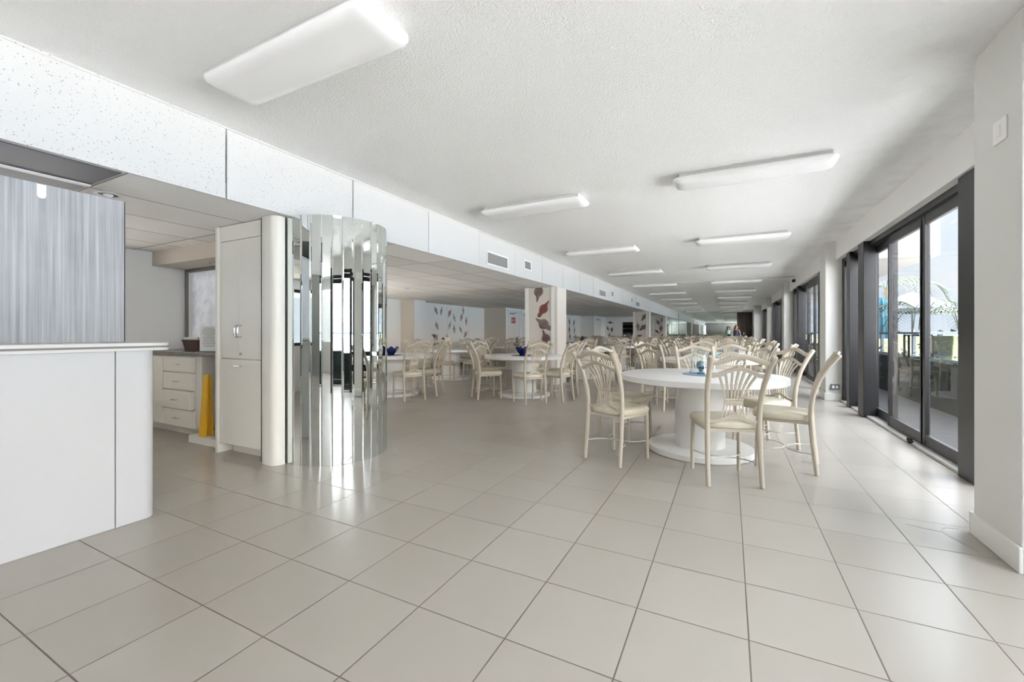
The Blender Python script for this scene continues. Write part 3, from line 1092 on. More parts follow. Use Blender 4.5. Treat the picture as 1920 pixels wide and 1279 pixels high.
bm = new(); tube(bm, spline([(-4.92, 2.80, 1.09), (-4.84, 2.78, 1.13), (-4.76, 2.80, 1.12), (-4.70, 2.78, 1.18), (-4.64, 2.80, 1.14), (-4.58, 2.80, 1.08)], 24), 0.03, 8, scale=[0.5 + 0.5 * abs(math.sin(k * 0.9)) for k in range(25)])
tag(obj('ribbon_bow', bm, M['ribbon'], smooth=True), 'dusty rose ribbon bow resting in the second wicker basket', 'ribbon')
t = thing('sign_holder', 'clear upright stand with a printed notice on the kitchenette worktop', 'notice', (-5.02, 2.60, 0.9455), math.radians(20))
bm = new(); add_box(bm, -0.11, 0.11, -0.003, 0.003, 0.012, 0.285); obj('notice_sheet', bm, M['paper'], t)
bm = new()
for k in range(13):
    ww = 0.085 * random.uniform(0.55, 1)
    add_box(bm, -ww, ww, -0.0042, -0.0032, 0.06 + k * 0.0165, 0.064 + k * 0.0165)
obj('printed_lines', bm, M['ink'], t)
bm = new(); add_bbox(bm, -0.112, 0.112, -0.05, 0.05, 0.0, 0.0115, bev=0.002); obj('stand_foot', bm, M['clear'], t)

# ------------------------------------------------------------------ dining alcove walls
quick('wall_left', [(-9.25, -9.10, 7.5, 15.25, 0, SOF), (-9.25, -9.10, 3.0, 3.4, 0, SOF), (-9.25, -9.10, 3.4, 7.5, 0, 0.5), (-9.25, -9.10, 3.4, 7.5, 2.0, SOF), (-9.10, -8.62, 10.2, 10.8, 0, SOF), (-9.25, -8.08, 15.25, 15.35, 0, SOF), (-8.2, -8.08, 15.35, 24.9, 0, SOF), (-8.2, -7.2, 24.9, 25.0, 0, SOF), (-7.3, -7.2, 25.0, 27.3, 0, SOF)], M['wall'], label='stepped white wall along the back of the dining alcove', cat='wall')
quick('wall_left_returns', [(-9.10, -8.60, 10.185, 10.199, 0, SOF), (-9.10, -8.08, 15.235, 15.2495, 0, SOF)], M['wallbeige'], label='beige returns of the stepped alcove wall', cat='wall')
quick('wall_alcove_near', [(-9.25, -6.68, 2.9, 3.0, 0, SOF)], M['wall'], label='near end wall of the dining alcove', cat='wall')
d = sempty('fill_window_3', 'wide unseen window added to light the alcove, hidden behind the mirrored column', 'window', (-9.2, 3.4, 0.5))  # added opening out of view, brightens the dining alcove
bm = new()
for y in (0.0, 1.34, 2.7, 4.04):
    add_box(bm, -0.03, 0.03, y, y + 0.06, 0.06, 1.44)
add_box(bm, -0.03, 0.03, 0, 4.1, 0, 0.06); add_box(bm, -0.03, 0.03, 0, 4.1, 1.44, 1.5)
obj('window_frame', bm, M['bronze'], d)
bm = new(); add_box(bm, -0.004, 0.004, 0.06, 4.04, 0.061, 1.439)
obj('window_pane', bm, M['glass'], d)  # pane of the added alcove fill window
quick('added_ground_side', [(-24, -9.41, -10, 20, -0.3, -0.05)], M['terrace'], label='paved ground added outside the unseen alcove fill window', cat='ground')  # added unseen ground, sends sunlight up through the added alcove window
# far end wall with serving hatch
quick('wall_alcove_end', [(-7.3, -6.08, 27.3, 27.45, 0, SOF), (-5.28, SX, 27.3, 27.45, 0, SOF), (-6.08, -5.28, 27.3, 27.45, 0, 0.92), (-6.08, -5.28, 27.3, 27.45, 1.83, SOF)], M['wall'], label='far end wall of the dining alcove with a serving hatch', cat='wall')
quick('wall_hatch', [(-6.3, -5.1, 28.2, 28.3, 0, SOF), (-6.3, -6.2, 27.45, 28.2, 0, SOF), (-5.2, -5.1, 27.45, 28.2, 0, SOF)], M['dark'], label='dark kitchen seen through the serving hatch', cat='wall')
bm = new(); add_bbox(bm, -6.25, -5.25, 27.05, 27.44, 0.885, 0.919, bev=0.005)
tag(obj('hatch_shelf', bm, M['darktop']), 'grey shelf under the serving hatch in the far alcove wall', 'shelf')
for i, (x, s, m) in enumerate(((-5.96, 0.08, 'paper'), (-5.71, 0.11, 'grey'), (-5.45, 0.08, 'paper'))):
    bm = new(); add_bbox(bm, x - s, x + s, 27.5 - s, 27.5 + s * 0.8, 0.925, 0.925 + s * 1.6, bev=0.01)
    add_bbox(bm, x - s * 1.05, x + s * 1.05, 27.5 - s * 1.05, 27.5 + s * 0.85, 0.926 + s * 1.6, 0.935 + s * 1.6, bev=0.003)
    tag(obj('storage_box', bm, M[m]), ['white box at the left end of the serving hatch', 'grey box in the middle of the serving hatch', 'small white box at the right end of the serving hatch'][i], 'box', 'boxes in the serving hatch')
bm = new()
for k in range(3):
    add_box(bm, -6.19, -5.21, 27.9, 28.19, 1.15 + 0.28 * k, 1.17 + 0.28 * k)
tag(obj('kitchen_shelves', bm, M['fixture']), 'metal kitchen shelving behind the serving hatch', 'shelving')
# mirrored side wall beyond the alcove
quick('wall_side_far', [(SX - 0.15, SX - 0.02, 27.45, END, 0, SOF)], M['wall'], label='side wall behind the far mirror strips', cat='wall')
bm = new()
yy = 27.47
while yy < END - 0.1:
    add_bbox(bm, SX - 0.019, SX - 0.008, yy, min(yy + 0.31, END - 0.02), 0.02, SOF - 0.01, bev=0.004, seg=1)
    yy += 0.312
tag(obj('wall_mirror_strips', bm, M['endmirror']), 'side wall faced with vertical mirror strips near the far end', 'mirror')

# fire doors with EXIT signs
def letters(bm, txt, hgt, dx):
    """block letters in the Y-Z plane, normal +X"""
    G = {'E': [(0, 0, .18, 1), (0, 0, .62, .18), (0, .41, .55, .59), (0, .82, .62, 1)],
         'I': [(.22, 0, .40, 1)],
         'T': [(0, .82, .66, 1), (.24, 0, .42, 1)]}
    cur = 0
    for c in txt:
        if c == 'X':
            for s in (1, -1):
                a = (0.0, 0.0) if s > 0 else (0.0, 1.0)
                q = [(0, 0 if s > 0 else 1), (.19, 0 if s > 0 else 1), (.64, 1 if s > 0 else 0), (.45, 1 if s > 0 else 0)]
                if s < 0:
                    q = q[::-1]
                r0 = [bm.verts.new((0, (cur + y) * hgt, z * hgt)) for y, z in q]
                r1 = [bm.verts.new((dx, (cur + y) * hgt, z * hgt)) for y, z in q]
                bm.faces.new(r0[::-1]); bm.faces.new(r1)
                for k in range(4):
                    bm.faces.new((r0[k], r0[(k + 1) % 4], r1[(k + 1) % 4], r1[k]))
        else:
            for y0, z0, y1, z1 in G[c]:
                add_box(bm, 0, dx, (cur + y0) * hgt, (cur + y1) * hgt, z0 * hgt, z1 * hgt)
        cur += 0.82
    return cur * hgt
def fire_door(idx, x, y0, y1, label):
    d = sempty('door_%d' % idx, label, 'door', (x, y0, 0))
    L = y1 - y0
    bm = new(); add_box(bm, 0.0005, 0.03, -0.07, 0, 0, 2.13); add_box(bm, 0.0005, 0.03, L, L + 0.07, 0, 2.13); add_box(bm, 0.0005, 0.03, 0, L, 2.06, 2.13)
    obj('door_frame', bm, M['trim'], d)
    bm = new(); add_bbox(bm, 0.0005, 0.02, 0.004, L - 0.004, 0.008, 2.055, bev=0.002)
    lf = obj('door_leaf', bm, M['door'], d)
    bm = new(); add_bbox(bm, 0.0205, 0.07, 0.12, 0.40, 1.93, 1.98, bev=0.006); tube(bm, [(0.06, 0.3, 1.95), (0.12, 0.5, 1.99), (0.03, 0.7, 2.03)], 0.009, 8)
    obj('door_closer', bm, M['grey'], lf)
    bm = new(); tube(bm, [(0.02, L - 0.1, 1.0), (0.06, L - 0.1, 1.0), (0.06, L - 0.22, 1.0)], 0.009, 8)
    obj('lever_handle', bm, M['chrome'], lf)
    return d
def exit_sign(x, y, z, label, wdt=0.36, h=0.25):
    t = thing('exit_sign', label, 'sign', (x, y, z), 0, 'red exit signs on the alcove doors')
    bm = new(); add_bbox(bm, 0.0005, 0.006, -wdt / 2, wdt / 2, -h / 2, h / 2, bev=0.002)
    obj('plate', bm, M['red'], t)
    bm = new(); hg = wdt * 0.27
    letters(bm, 'EXIT', hg, 0.002)
    o = obj('lettering', bm, M['signwhite'], t)
    o.location = (0.0062, -1.55 * hg, -hg / 2)
    # thin white frame line
    bm = new()
    a, b = wdt / 2 - 0.018, h / 2 - 0.018
    add_box(bm, 0.0062, 0.0075, -a, a, b - 0.008, b); add_box(bm, 0.0062, 0.0075, -a, a, -b, -b + 0.008)
    obj('border', bm, M['signwhite'], t)
fire_door(7, -8.08, 15.45, 16.5, 'white fire door with a red exit sign in the alcove, nearer one')
fire_door(8, -8.08, 16.75, 17.8, 'white fire door with a red exit sign in the alcove, farther one')
exit_sign(-8.0595, 15.88, 1.68, 'red and white EXIT sign on the nearer white fire door')
exit_sign(-8.0595, 17.18, 1.68, 'red and white EXIT sign on the farther white fire door')
fire_door(9, -7.2, 25.15, 26.1, 'narrow white door near the serving hatch')

# square columns carrying the soffit
def column(n, y0, y1, x0, label):
    d = sempty('wall_column_%d' % n, label, 'column', (0, 0, 0))
    bm = new(); add_box(bm, x0, SX - 0.07, y0 + 0.012, y1, 0, SOF - 0.001); add_box(bm, SX - 0.07, SX - 0.004, y0, y1, 0, SOF - 0.001)
    obj('shaft', bm, M['colface'], d)
    bm = new()
    add_bbox(bm, x0, x0 + 0.09, y0 - 0.012, y0 + 0.0115, 0, SOF - 0.002, bev=0.003)
    add_bbox(bm, SX - 0.15, SX - 0.071, y0 - 0.012, y0 + 0.0115, 0, SOF - 0.002, bev=0.003)
    obj('trim_board', bm, M['trim'], d)
column(1, 8.85, 9.44, -4.19, 'nearest square column with shell cutouts under the soffit')
column(2, 20.95, 21.55, -4.15, 'second square column with shell cutouts under the soffit')
column(3, 26.9, 27.29, -4.20, 'third square column where the alcove ends')

# battens on the shell wall
bm = new()
for y in (11.15, 12.62, 14.05):
    add_box(bm, -9.0995, -9.09, y, y + 0.03, 0.1, SOF)
for x in (-7.0, -6.62, -6.3, -5.15, -4.8):
    add_box(bm, x, x + 0.03, 27.288, 27.2995, 0.1, SOF)
struct('trim_1', bm, M['trim'], 'thin white battens on the alcove walls', 'trim')

# ------------------------------------------------------------------ shell cutouts
SH = [(0.0, 0.50), (0.045, 0.40), (0.06, 0.30), (0.10, 0.22), (0.19, 0.15), (0.235, 0.05), (0.225, -0.06), (0.175, -0.16), (0.105, -0.23), (0.115, -0.31), (0.105, -0.41), (0.05, -0.49), (-0.02, -0.50), (-0.075, -0.45), (-0.09, -0.36), (-0.075, -0.27), (-0.13, -0.2), (-0.195, -0.1), (-0.21, 0.02), (-0.17, 0.13), (-0.09, 0.21), (-0.055, 0.30), (-0.035, 0.40)]
SHELLS = [SH, [(x * 0.8 + 0.12 * (0.25 - z * z), z) for x, z in SH], [(-x * 1.12, z) for x, z in SH], [(-x * 0.7, z) for x, z in SH]]
def shell(pos, face, size, ang, mat, var, label, group, clip=None):
    """flat shell-shaped wall ornament; face 'y' looks to -Y, 'x' looks to +X"""
    bm = new()
    pts = []
    ca, sa = math.cos(ang), math.sin(ang)
    for x, z in SHELLS[var]:
        px, pz = (x * ca - z * sa) * size, (x * sa + z * ca) * size
        if clip is not None:
            pz = min(pz, clip)
        pts.append((px, pz))
    def P(k, d):
        return [((px * k), -d, pz * k) if face == 'y' else (d, px * k, pz * k) for px, pz in pts]
    stack(bm, [P(1.0, 0.0008), P(1.0, 0.010), P(0.93, 0.018), P(0.6, 0.026)])
    o = obj('shell_cutout', bm, M[mat])
    o.location = pos
    tag(o, label, 'wall ornament', group)
    return o
CN = {'shell_a': 'rust', 'shell_b': 'taupe', 'shell_c': 'grey', 'shell_d': 'plum', 'shell_e': 'pale rose', 'shell_f': 'pale grey'}
for (x, z, sz, an, mt, v, lab, cp) in [(-3.85, 2.09, 0.50, PI * 0.94, 'shell_b', 0, 'brown shell cutout cut off at the top of the nearest square column', 0.082),
                                       (-3.735, 1.70, 0.46, -0.62, 'shell_a', 0, 'rust red conch shell cutout, second from top on the nearest square column', None),
                                       (-3.73, 1.36, 0.48, 1.0, 'shell_b', 2, 'grey brown whelk shell cutout, third from top on the nearest square column', None),
                                       (-3.68, 1.02, 0.46, 0.35, 'shell_d', 0, 'brown conch shell cutout, lowest on the nearest square column', None)]:
    shell((x, 8.861, z), 'y', sz, an, mt, v, lab, 'shell cutouts on the nearest column', cp)
wl = [(11.948, 1.94, .35, 'shell_e'), (12.255, 1.936, -.15, 'shell_f'), (12.771, 1.882, -.35, 'shell_e'), (13.06, 1.72, .25, 'shell_f'), (13.534, 1.76, -.2, 'shell_e'), (13.85, 1.616, 0, 'shell_e'), (11.998, 1.421, .3, 'shell_f'), (12.771, 1.433, -.3, 'shell_f'), (13.051, 1.30, .05, 'shell_f'), (13.462, 1.28, .4, 'shell_f'), (13.828, 1.099, -.45, 'shell_e'), (12.0, 0.96, -.2, 'shell_e'), (12.62, 0.98, .2, 'shell_f'), (13.643, 2.02, .1, 'shell_f')]
ln = ['top row, first from the camera', 'top row, second from the camera', 'top row, third from the camera', 'upper middle, leaning away', 'upper middle beside the last top shell', 'narrow one at the far edge', 'middle row, first from the camera', 'middle row, second from the camera', 'narrow upright one in the middle row', 'slanting one low in the middle row', 'lowest at the far edge', 'bottom row, first from the camera', 'bottom row, second from the camera', 'cut short near the ceiling']
for i, (y, z, an, mt) in enumerate(wl):
    shell((-9.1, y, z), 'x', 0.33, an * 1.6, mt, i % 4, '%s shell cutout on the alcove wall, %s' % (CN[mt], ln[i]), 'shell cutouts on the alcove back wall')
for i, (x, z, an, mt) in enumerate([(-3.62, 1.93, -.6, 'shell_b'), (-3.93, 1.48, 0.1, 'shell_c'), (-3.66, 1.43, -.8, 'shell_d'), (-3.88, 0.98, -1.1, 'shell_d')]):
    shell((x, 20.961, z), 'y', 0.46, an, mt, i % 4, '%s shell cutout on the second square column, %s' % (CN[mt], ['at the top', 'grey one at mid height', 'pinkish slanting one', 'lying lowest'][i]), 'shell cutouts on the second column')
for i, (x, z, an, mt) in enumerate([(-3.85, 1.80, .5, 'shell_b'), (-3.62, 1.95, -.4, 'shell_c'), (-3.66, 1.45, -.1, 'shell_b'), (-3.9, 1.25, .9, 'shell_d'), (-3.62, 0.95, -.4, 'shell_b')]):
    shell((x, 26.911, z), 'y', 0.42, an, mt, i % 4, '%s shell cutout on the third square column, %s from the top' % (CN[mt], ORD[i]), 'shell cutouts on the third column')
for i, (x, z, an, mt) in enumerate([(-6.85, 1.82, 1.5, 'shell_b'), (-7.02, 1.44, .4, 'shell_b'), (-6.74, 1.38, .0, 'shell_b'), (-6.9, 1.02, -.5, 'shell_b')]):
    shell((x, 27.299, z), 'y', 0.36, an, mt, i % 4, 'taupe shell cutout by the serving hatch, %s' % ['at the top lying flat', 'middle one nearer the door', 'middle one nearer the hatch', 'lowest'][i], 'shell cutouts by the serving hatch')
for i, (y, z, an) in enumerate([(22.9, 1.8, .3), (23.7, 1.75, -.3), (22.9, 1.35, .2), (23.8, 1.3, -.2), (23.0, 0.95, .2), (24.0, 0.9, .2)]):
    shell((-8.08, y, z), 'x', 0.42, an, 'shell_b', i % 4, 'taupe shell cutout on the far stretch of alcove wall, %s row %s side' % (['upper', 'middle', 'lower'][i // 2], ['near', 'far'][i % 2]), 'shell cutouts on the far stretch of alcove wall')

# ------------------------------------------------------------------ dining chair
def yb(z):
    ks = [(0, -0.232), (0.25, -0.205), (0.46, -0.19), (0.62, -0.198), (0.78, -0.248), (0.90, -0.315), (0.985, -0.375)]
    for i in range(len(ks) - 1):
        if z <= ks[i + 1][0]:
            f = (z - ks[i][0]) / (ks[i + 1][0] - ks[i][0])
            return ks[i][1] + f * (ks[i + 1][1] - ks[i][1])
    return ks[-1][1]
def hw(z):
    return 0.185 + 0.006 * (1 - min(z, 0.45) / 0.45) + 0.028 * max(0, (z - 0.5) / 0.48) ** 1.3
def rail_pts(ze, zc, n=16, sharp=0.55):
    out = []
    for i in range(n + 1):
        s = -1 + 2 * i / n
        e = math.exp(-(s / sharp) ** 2) - 0.12 * math.exp(-((abs(s) - 0.78) / 0.16) ** 2)
        z = ze + (zc - ze) * e
        out.append(Vector((s * (hw(z) - 0.004), yb(z), z)))
    return out
def seat_outline(z, k, crown=0):
    out = []
    for i in range(28):
        a = 2 * PI * i / 28
        ca, sa = math.cos(a), math.sin(a)
        x = math.copysign(abs(ca) ** 0.42, ca)
        y = math.copysign(abs(sa) ** 0.42, sa)
        yy = y * 0.215 * k + 0.02
        out.append((x * (0.212 + 0.018 * y) * k, yy, z))
    return out
def chair_parts():
    P = []
    bm = new()
    stack(bm, [seat_outline(0.428, 0.93), seat_outline(0.433, 0.985), seat_outline(0.455, 1.0), seat_outline(0.472, 0.985), seat_outline(0.484, 0.93), seat_outline(0.491, 0.75), seat_outline(0.494, 0.4)])
    P.append(('seat', bm, 'vinyl', True))
    bm = new()
    sweep(bm, [(-0.178, -0.175, 0.415), (0.178, -0.175, 0.415), (0.188, 0.185, 0.415), (-0.188, 0.185, 0.415)], rect(0.0125, 0.009), closed=True, ref=Vector((0, 0, 1)))
    P.append(('seat_frame', bm, 'chair', False))
    for s in (-1, 1):
        bm = new()
        pts = [(s * hw(z), yb(z), z) for z in (0.001, 0.12, 0.25, 0.38, 0.47, 0.56, 0.64, 0.71, 0.78, 0.84, 0.90, 0.945, 0.972, 0.980, 0.986)]
        sc_ = [0.86, 0.9, 0.95, 1, 1, 1, 1, 1, 1.0, 1.02, 1.05, 1.1, 1.22, 1.22, 0.9]
        tube(bm, pts, 0.0190, 10, scale=sc_, ref=Vector((0, 1, 0.15)))
        P.append(('back_post', bm, 'chair', True))
    for s in (-1, 1):
        bm = new()
        tube(bm, [(s * 0.186, 0.195, 0.001), (s * 0.186, 0.19, 0.2), (s * 0.184, 0.183, 0.425)], 0.0162, 10, scale=[0.9, 1, 1.05])
        P.append(('leg', bm, 'chair', True))
    for s in (-1, 1):
        bm = new()
        pts = []
        for i in range(17):
            u = -1 + i / 8
            d = 0.197 * (1 - u * u) ** 0.5 * 0.97 if abs(u) < 1 else 0
            y0 = 0.19 if s > 0 else -0.207
            pts.append((0.186 * u, y0 - s * d, 0.165))
        tube(bm, pts, 0.0048, 8)
        P.append(('stretcher', bm, 'rod', True))
    bm = new()
    sweep(bm, rail_pts(0.938, 0.985), [(-0.019, -0.006), (-0.013, -0.010), (0.013, -0.010), (0.019, -0.006), (0.019, 0.006), (0.013, 0.010), (-0.013, 0.010), (-0.019, 0.006)], ref=Vector((0, -0.5, 0.86)))
    P.append(('top_rail', bm, 'chair', True))
    # wheat-sheaf splat: arched rail, seven slats, waist band, lower rail
    bm = new()
    mid = rail_pts(0.835, 0.893, sharp=0.6)
    sweep(bm, mid, rect(0.0145, 0.007), ref=Vector((0, -0.5, 0.86)))
    low = rail_pts(0.487, 0.528, sharp=0.42)
    sweep(bm, low, rect(0.011, 0.007), ref=Vector((0, -0.1, 0.99)))
    for k in range(-3, 4):
        xt, xw, xl = k * 0.0445, k * 0.0205, k * 0.0290
        zt = mid[min(range(17), key=lambda i: abs(mid[i].x - xt))].z - 0.006
        zl = low[min(range(17), key=lambda i: abs(low[i].x - xl))].z + 0.004
        pts = []
        for i in range(9):
            f = i / 8
            z = 0.632 + (zt - 0.632) * f
            pts.append((xw + (xt - xw) * f ** 1.55, yb(z), z))
        for i in range(1, 5):
            f = i / 4
            z = 0.632 + (zl - 0.632) * f
            pts.insert(0, (xw + (xl - xw) * f ** 1.3, yb(z), z))
        sweep(bm, pts, rect(0.0082, 0.0045), ref=Vector((1, 0, 0)), scale=[0.72, 0.66, 0.62, 0.58, 0.58, 0.62, 0.7, 0.78, 0.86, 0.92, 0.97, 1.0, 1.0])
    for z in (0.655, 0.612):
        sweep(bm, [(-0.066, yb(z), z), (0.066, yb(z), z)], rect(0.0065, 0.0045), ref=Vector((0, 0, 1)))
    sweep(bm, [(-0.064, yb(0.633), 0.633), (0.064, yb(0.633), 0.633)], rect(0.011, 0.0042), ref=Vector((0, 0, 1)))
    P.append(('splat', bm, 'chair', False))
    bm = new()
    zc = 0.933
    cy = yb(zc)
    ring = [(0.029 * math.cos(2 * PI * i / 16), cy - 0.55 * 0.029 * math.sin(2 * PI * i / 16), zc + 0.029 * math.sin(2 * PI * i / 16)) for i in range(16)]
    tube(bm, ring, 0.0046, 6, closed=True)
    for q in range(4):
        a = q * PI / 2 + PI / 4
        c = (0.0125 * math.cos(a), cy - 0.55 * 0.0125 * math.sin(a), zc + 0.0125 * math.sin(a))
        tube(bm, [(c[0] + 0.0105 * math.cos(2 * PI * i / 8), c[1] - 0.55 * 0.0105 * math.sin(2 * PI * i / 8), c[2] + 0.0105 * math.sin(2 * PI * i / 8)) for i in range(8)], 0.0024, 5, closed=True)
    P.append(('medallion', bm, 'chair', False))
    return P
chair0 = thing('dining_chair', 'x', 'chair', (0, 0, -50))
for nm, bm, mt, sm in chair_parts():
    obj(nm, bm, M[mt], chair0, smooth=sm)
# one-mesh version for chairs too far away to show their parts
mm = ['chair', 'vinyl', 'rod']
bm = new()
for nm, b, mt, sm in chair_parts():
    b.normal_update()
    tmp = bpy.data.meshes.new('tmp')
    bmesh.ops.recalc_face_normals(b, faces=b.faces)
    for f in b.faces:
        f.material_index = mm.index(mt)
    b.to_mesh(tmp)
    b.free()
    bm.from_mesh(tmp)
    bpy.data.meshes.remove(tmp)
chair1 = obj('dining_chair', bm, [M[k] for k in mm], smooth=True)
tag(chair1, 'x', 'chair')
KIDS[chair1.name] = []

# round table
table0 = thing('round_table', 'x', 'table', (0, 0, -50))
bm = new(); lathe(bm, [(0.74, 0.690), (0.75, 0.694), (0.75, 0.741), (0.745, 0.745)], 72)
obj('tabletop', bm, M['table'], table0, smooth=True)
bm = new(); lathe(bm, [(0.225, 0.056), (0.225, 0.6895)], 48)
obj('pedestal', bm, M['pedestal'], table0, smooth=True)
bm = new(); lathe(bm, [(0.475, 0.001), (0.48, 0.006), (0.48, 0.050), (0.474, 0.0555)], 64)
obj('base_disc', bm, M['pedestal'], table0, smooth=True)

STD = [-74, -134, 166, 106, 46, -14]
SIDE = ['near side', 'near inner side', 'inner side', 'far side', 'far window side', 'window side']
used = {'c0': False, 'c1': False, 't': False}
def put_chair(x, y, rz, label, group, fine):
    if fine:
        if not used['c0']:
            used['c0'] = True
            chair0.location = (x, y, 0); chair0.rotation_euler = (0, 0, rz); chair0['label'] = label; chair0['group'] = group
        else:
            dup(chair0, (x, y, 0), rz, label, group)
    else:
        if not used['c1']:
            used['c1'] = True
            chair1.location = (x, y, 0); chair1.rotation_euler = (0, 0, rz); chair1['label'] = label; chair1['group'] = group
        else:
            dup(chair1, (x, y, 0), rz, label, group)
def put_table(x, y, label):
    if not used['t']:
        used['t'] = True
        table0.location = (x, y, 0); table0['label'] = label; table0['group'] = 'white round tables'
    else:
        dup(table0, (x, y, 0), 0, label, 'white round tables')
def face(dx, dy):
    return math.atan2(dy, dx) - PI / 2
def set_table(x, y, row, idx, chairs=None, fine=False):
    nth = '%s table of the %s row' % (ORD[idx], row)
    put_table(x, y, 'white round pedestal table, %s from the camera in the %s row' % (ORD[idx], row))
    for j in range(6):
        if chairs:
            if j >= len(chairs) or chairs[j] is None:
                continue
            cx, cy, dx, dy = chairs[j]
            rz = face(dx, dy)
        else:
            a = math.radians(STD[j] + random.uniform(-7, 7))
            r = 0.80 + random.uniform(-0.05, 0.08)
            cx, cy = x + r * math.cos(a), y + r * math.sin(a)
            rz = face(x - cx, y - cy) + random.uniform(-0.12, 0.12)
        put_chair(cx, cy, rz, 'beige metal chair on the %s of the %s' % (SIDE[j], nth), 'chairs of the %s row' % row, fine)
# window row: nearest table measured chair by chair
set_table(-0.26, 4.56, 'window', 0, [(-0.04, 3.80, -0.137, 0.38), (-0.92, 3.94, 0.154, 0.369), (-1.02, 4.74, 0.35, -0.17), (-0.30, 5.33, 0.10, -0.39), (0.31, 5.02, -0.78, -0.62), (0.43, 4.40, -0.39, 0.06)], True)
W = [(-0.285, 7.49), (-0.30, 10.42), (-0.3, 13.4), (-0.28, 16.4), (-0.3, 19.4), (-0.3, 22.3), (-0.3, 25.2), (-0.3, 28.1)]
for i, (x, y) in enumerate(W):
    if i == 0:
        ch = [(x + dx, y + dy, fx, fy) for dx, dy, fx, fy in [(0.22, -0.76, -0.1, 0.38), (-0.66, -0.63, 0.16, 0.37), (-0.76, 0.18, 0.38, -0.12), (-0.1, 0.78, 0.06, -0.4), (0.57, 0.50, -0.7, -0.6), (0.76, -0.16, -0.39, 0.1)]]
    else:
        ch = None
    set_table(x, y, 'window', i + 1, ch, i < 2)
# soffit row
x, y = -3.38, 7.09
set_table(x, y, 'soffit', 0, [(-2.95, 6.38, -0.42, 0.30), (-3.83, 6.51, 0.28, 0.32), (-4.10, 7.16, 0.4, -0.08), (-3.48, 7.75, 0.05, -0.4), (-2.75, 7.45, -0.4, -0.28), (-2.64, 6.83, -0.4, 0.06)], True)
for i, (x, y) in enumerate([(-3.40, 10.6), (-3.15, 13.75), (-3.2, 16.9), (-2.7, 19.4), (-2.85, 22.9), (-2.85, 25.6)]):
    set_table(x, y, 'soffit', i + 1, None, i < 1)
# alcove rows
x, y = -5.64, 6.09
set_table(x, y, 'alcove', 0, [(-5.48, 5.32, -0.1, 0.4), (-6.2, 5.5, 0.3, 0.3), (-6.42, 6.1, 0.4, 0), (-5.75, 6.86, 0.05, -0.4), (-4.98, 6.32, -0.4, -0.12), (-4.97, 5.76, -0.39, 0.16)], True)
x, y = -6.24, 8.82
set_table(x, y, 'alcove', 1, [(-5.92, 8.10, -0.15, 0.39), (-6.75, 8.25, 0.2, 0.3), (-7.0, 8.9, 0.4, 0), (-6.4, 9.6, 0.1, -0.4), (-5.62, 9.35, -0.4, -0.3), (-5.5, 8.75, -0.4, 0.05)], True)
for i, (x, y) in enumerate([(-5.95, 11.9), (-5.9, 14.9), (-5.9, 18.0), (-6.0, 21.3), (-5.9, 24.3)]):
    set_table(x, y, 'alcove', i + 2, None, i < 1)

# ------------------------------------------------------------------ centrepieces
def mat_disc(name, label, x, y, r, mat, z=0.7455):
    bm = new(); lathe(bm, [(r * 0.99, 0), (r, 0.003), (r * 0.985, 0.006)], 40, (x, y, z))
    tag(obj(name, bm, M[mat], smooth=True), label, 'placemat')
mat_disc('placemat', 'round blue placemat in the middle of the nearest window table', -0.22, 4.58, 0.20, 'bluemat')
t = thing('glass_cloche', 'clear glass bell jar on the blue placemat of the nearest table', 'jar', (-0.262, 4.60, 0.7517))
bm = new(); lathe(bm, [(0.100, 0.0), (0.097, 0.012), (0.080, 0.05), (0.075, 0.11), (0.072, 0.16), (0.055, 0.205), (0.028, 0.232), (0.012, 0.24), (0.010, 0.250), (0.016, 0.262), (0.012, 0.274)], 36)
obj('glass_dome', bm, M['clear'], t, smooth=True)
t2 = thing('glass_ornament', 'blue green glass ornament inside the bell jar', 'ornament', (-0.250, 4.595, 0.7517))
bm = new(); lathe(bm, [(0.034, 0.0), (0.040, 0.006), (0.014, 0.02), (0.018, 0.035), (0.036, 0.055), (0.043, 0.08), (0.036, 0.105), (0.016, 0.125), (0.004, 0.13)], 20)
obj('base', bm, M['teal'], t2, smooth=True)
bm = new(); ball(bm, (0.010, -0.012, 0.062), 0.040, 0.036, 0.018, 14)
obj('dark_band', bm, M['cobalt'], t2, smooth=True)

def bowl(label, x, y, s=1.0):
    t = thing('glass_bowl', label, 'bowl', (x, y, 0.7517))
    bm = new()
    n = 32
    rings = []
    for r, z, wv in ((0.045, 0.0, 0), (0.05, 0.004, 0), (0.06, 0.02, 0), (0.095, 0.05, 0.004), (0.115, 0.085, 0.012), (0.110, 0.084, 0.012), (0.088, 0.052, 0.004), (0.05, 0.026, 0), (0.01, 0.022, 0)):
        rings.append([((r + wv * math.cos(6 * a)) * s * math.cos(a), (r + wv * math.cos(6 * a)) * s * math.sin(a), (z * 1.45 + wv * 1.6 * math.sin(6 * a)) * s) for a in [2 * PI * k / n for k in range(n)]])
    stack(bm, rings)
    obj('body', bm, M['cobalt'], t, smooth=True)
    return t
mat_disc('placemat', 'dark navy placemat under the cobalt bowl on the soffit row table', -3.30, 6.86, 0.20, 'navymat')
bowl('wavy cobalt blue glass bowl on the first soffit row table', -3.28, 6.83, 1.15)
mat_disc('placemat', 'dark navy placemat on the first alcove table', -5.55, 5.95, 0.20, 'navymat')
bowl('cobalt blue glass bowl on the first alcove table beside the mirrored column', -5.5, 5.9, 1.1)

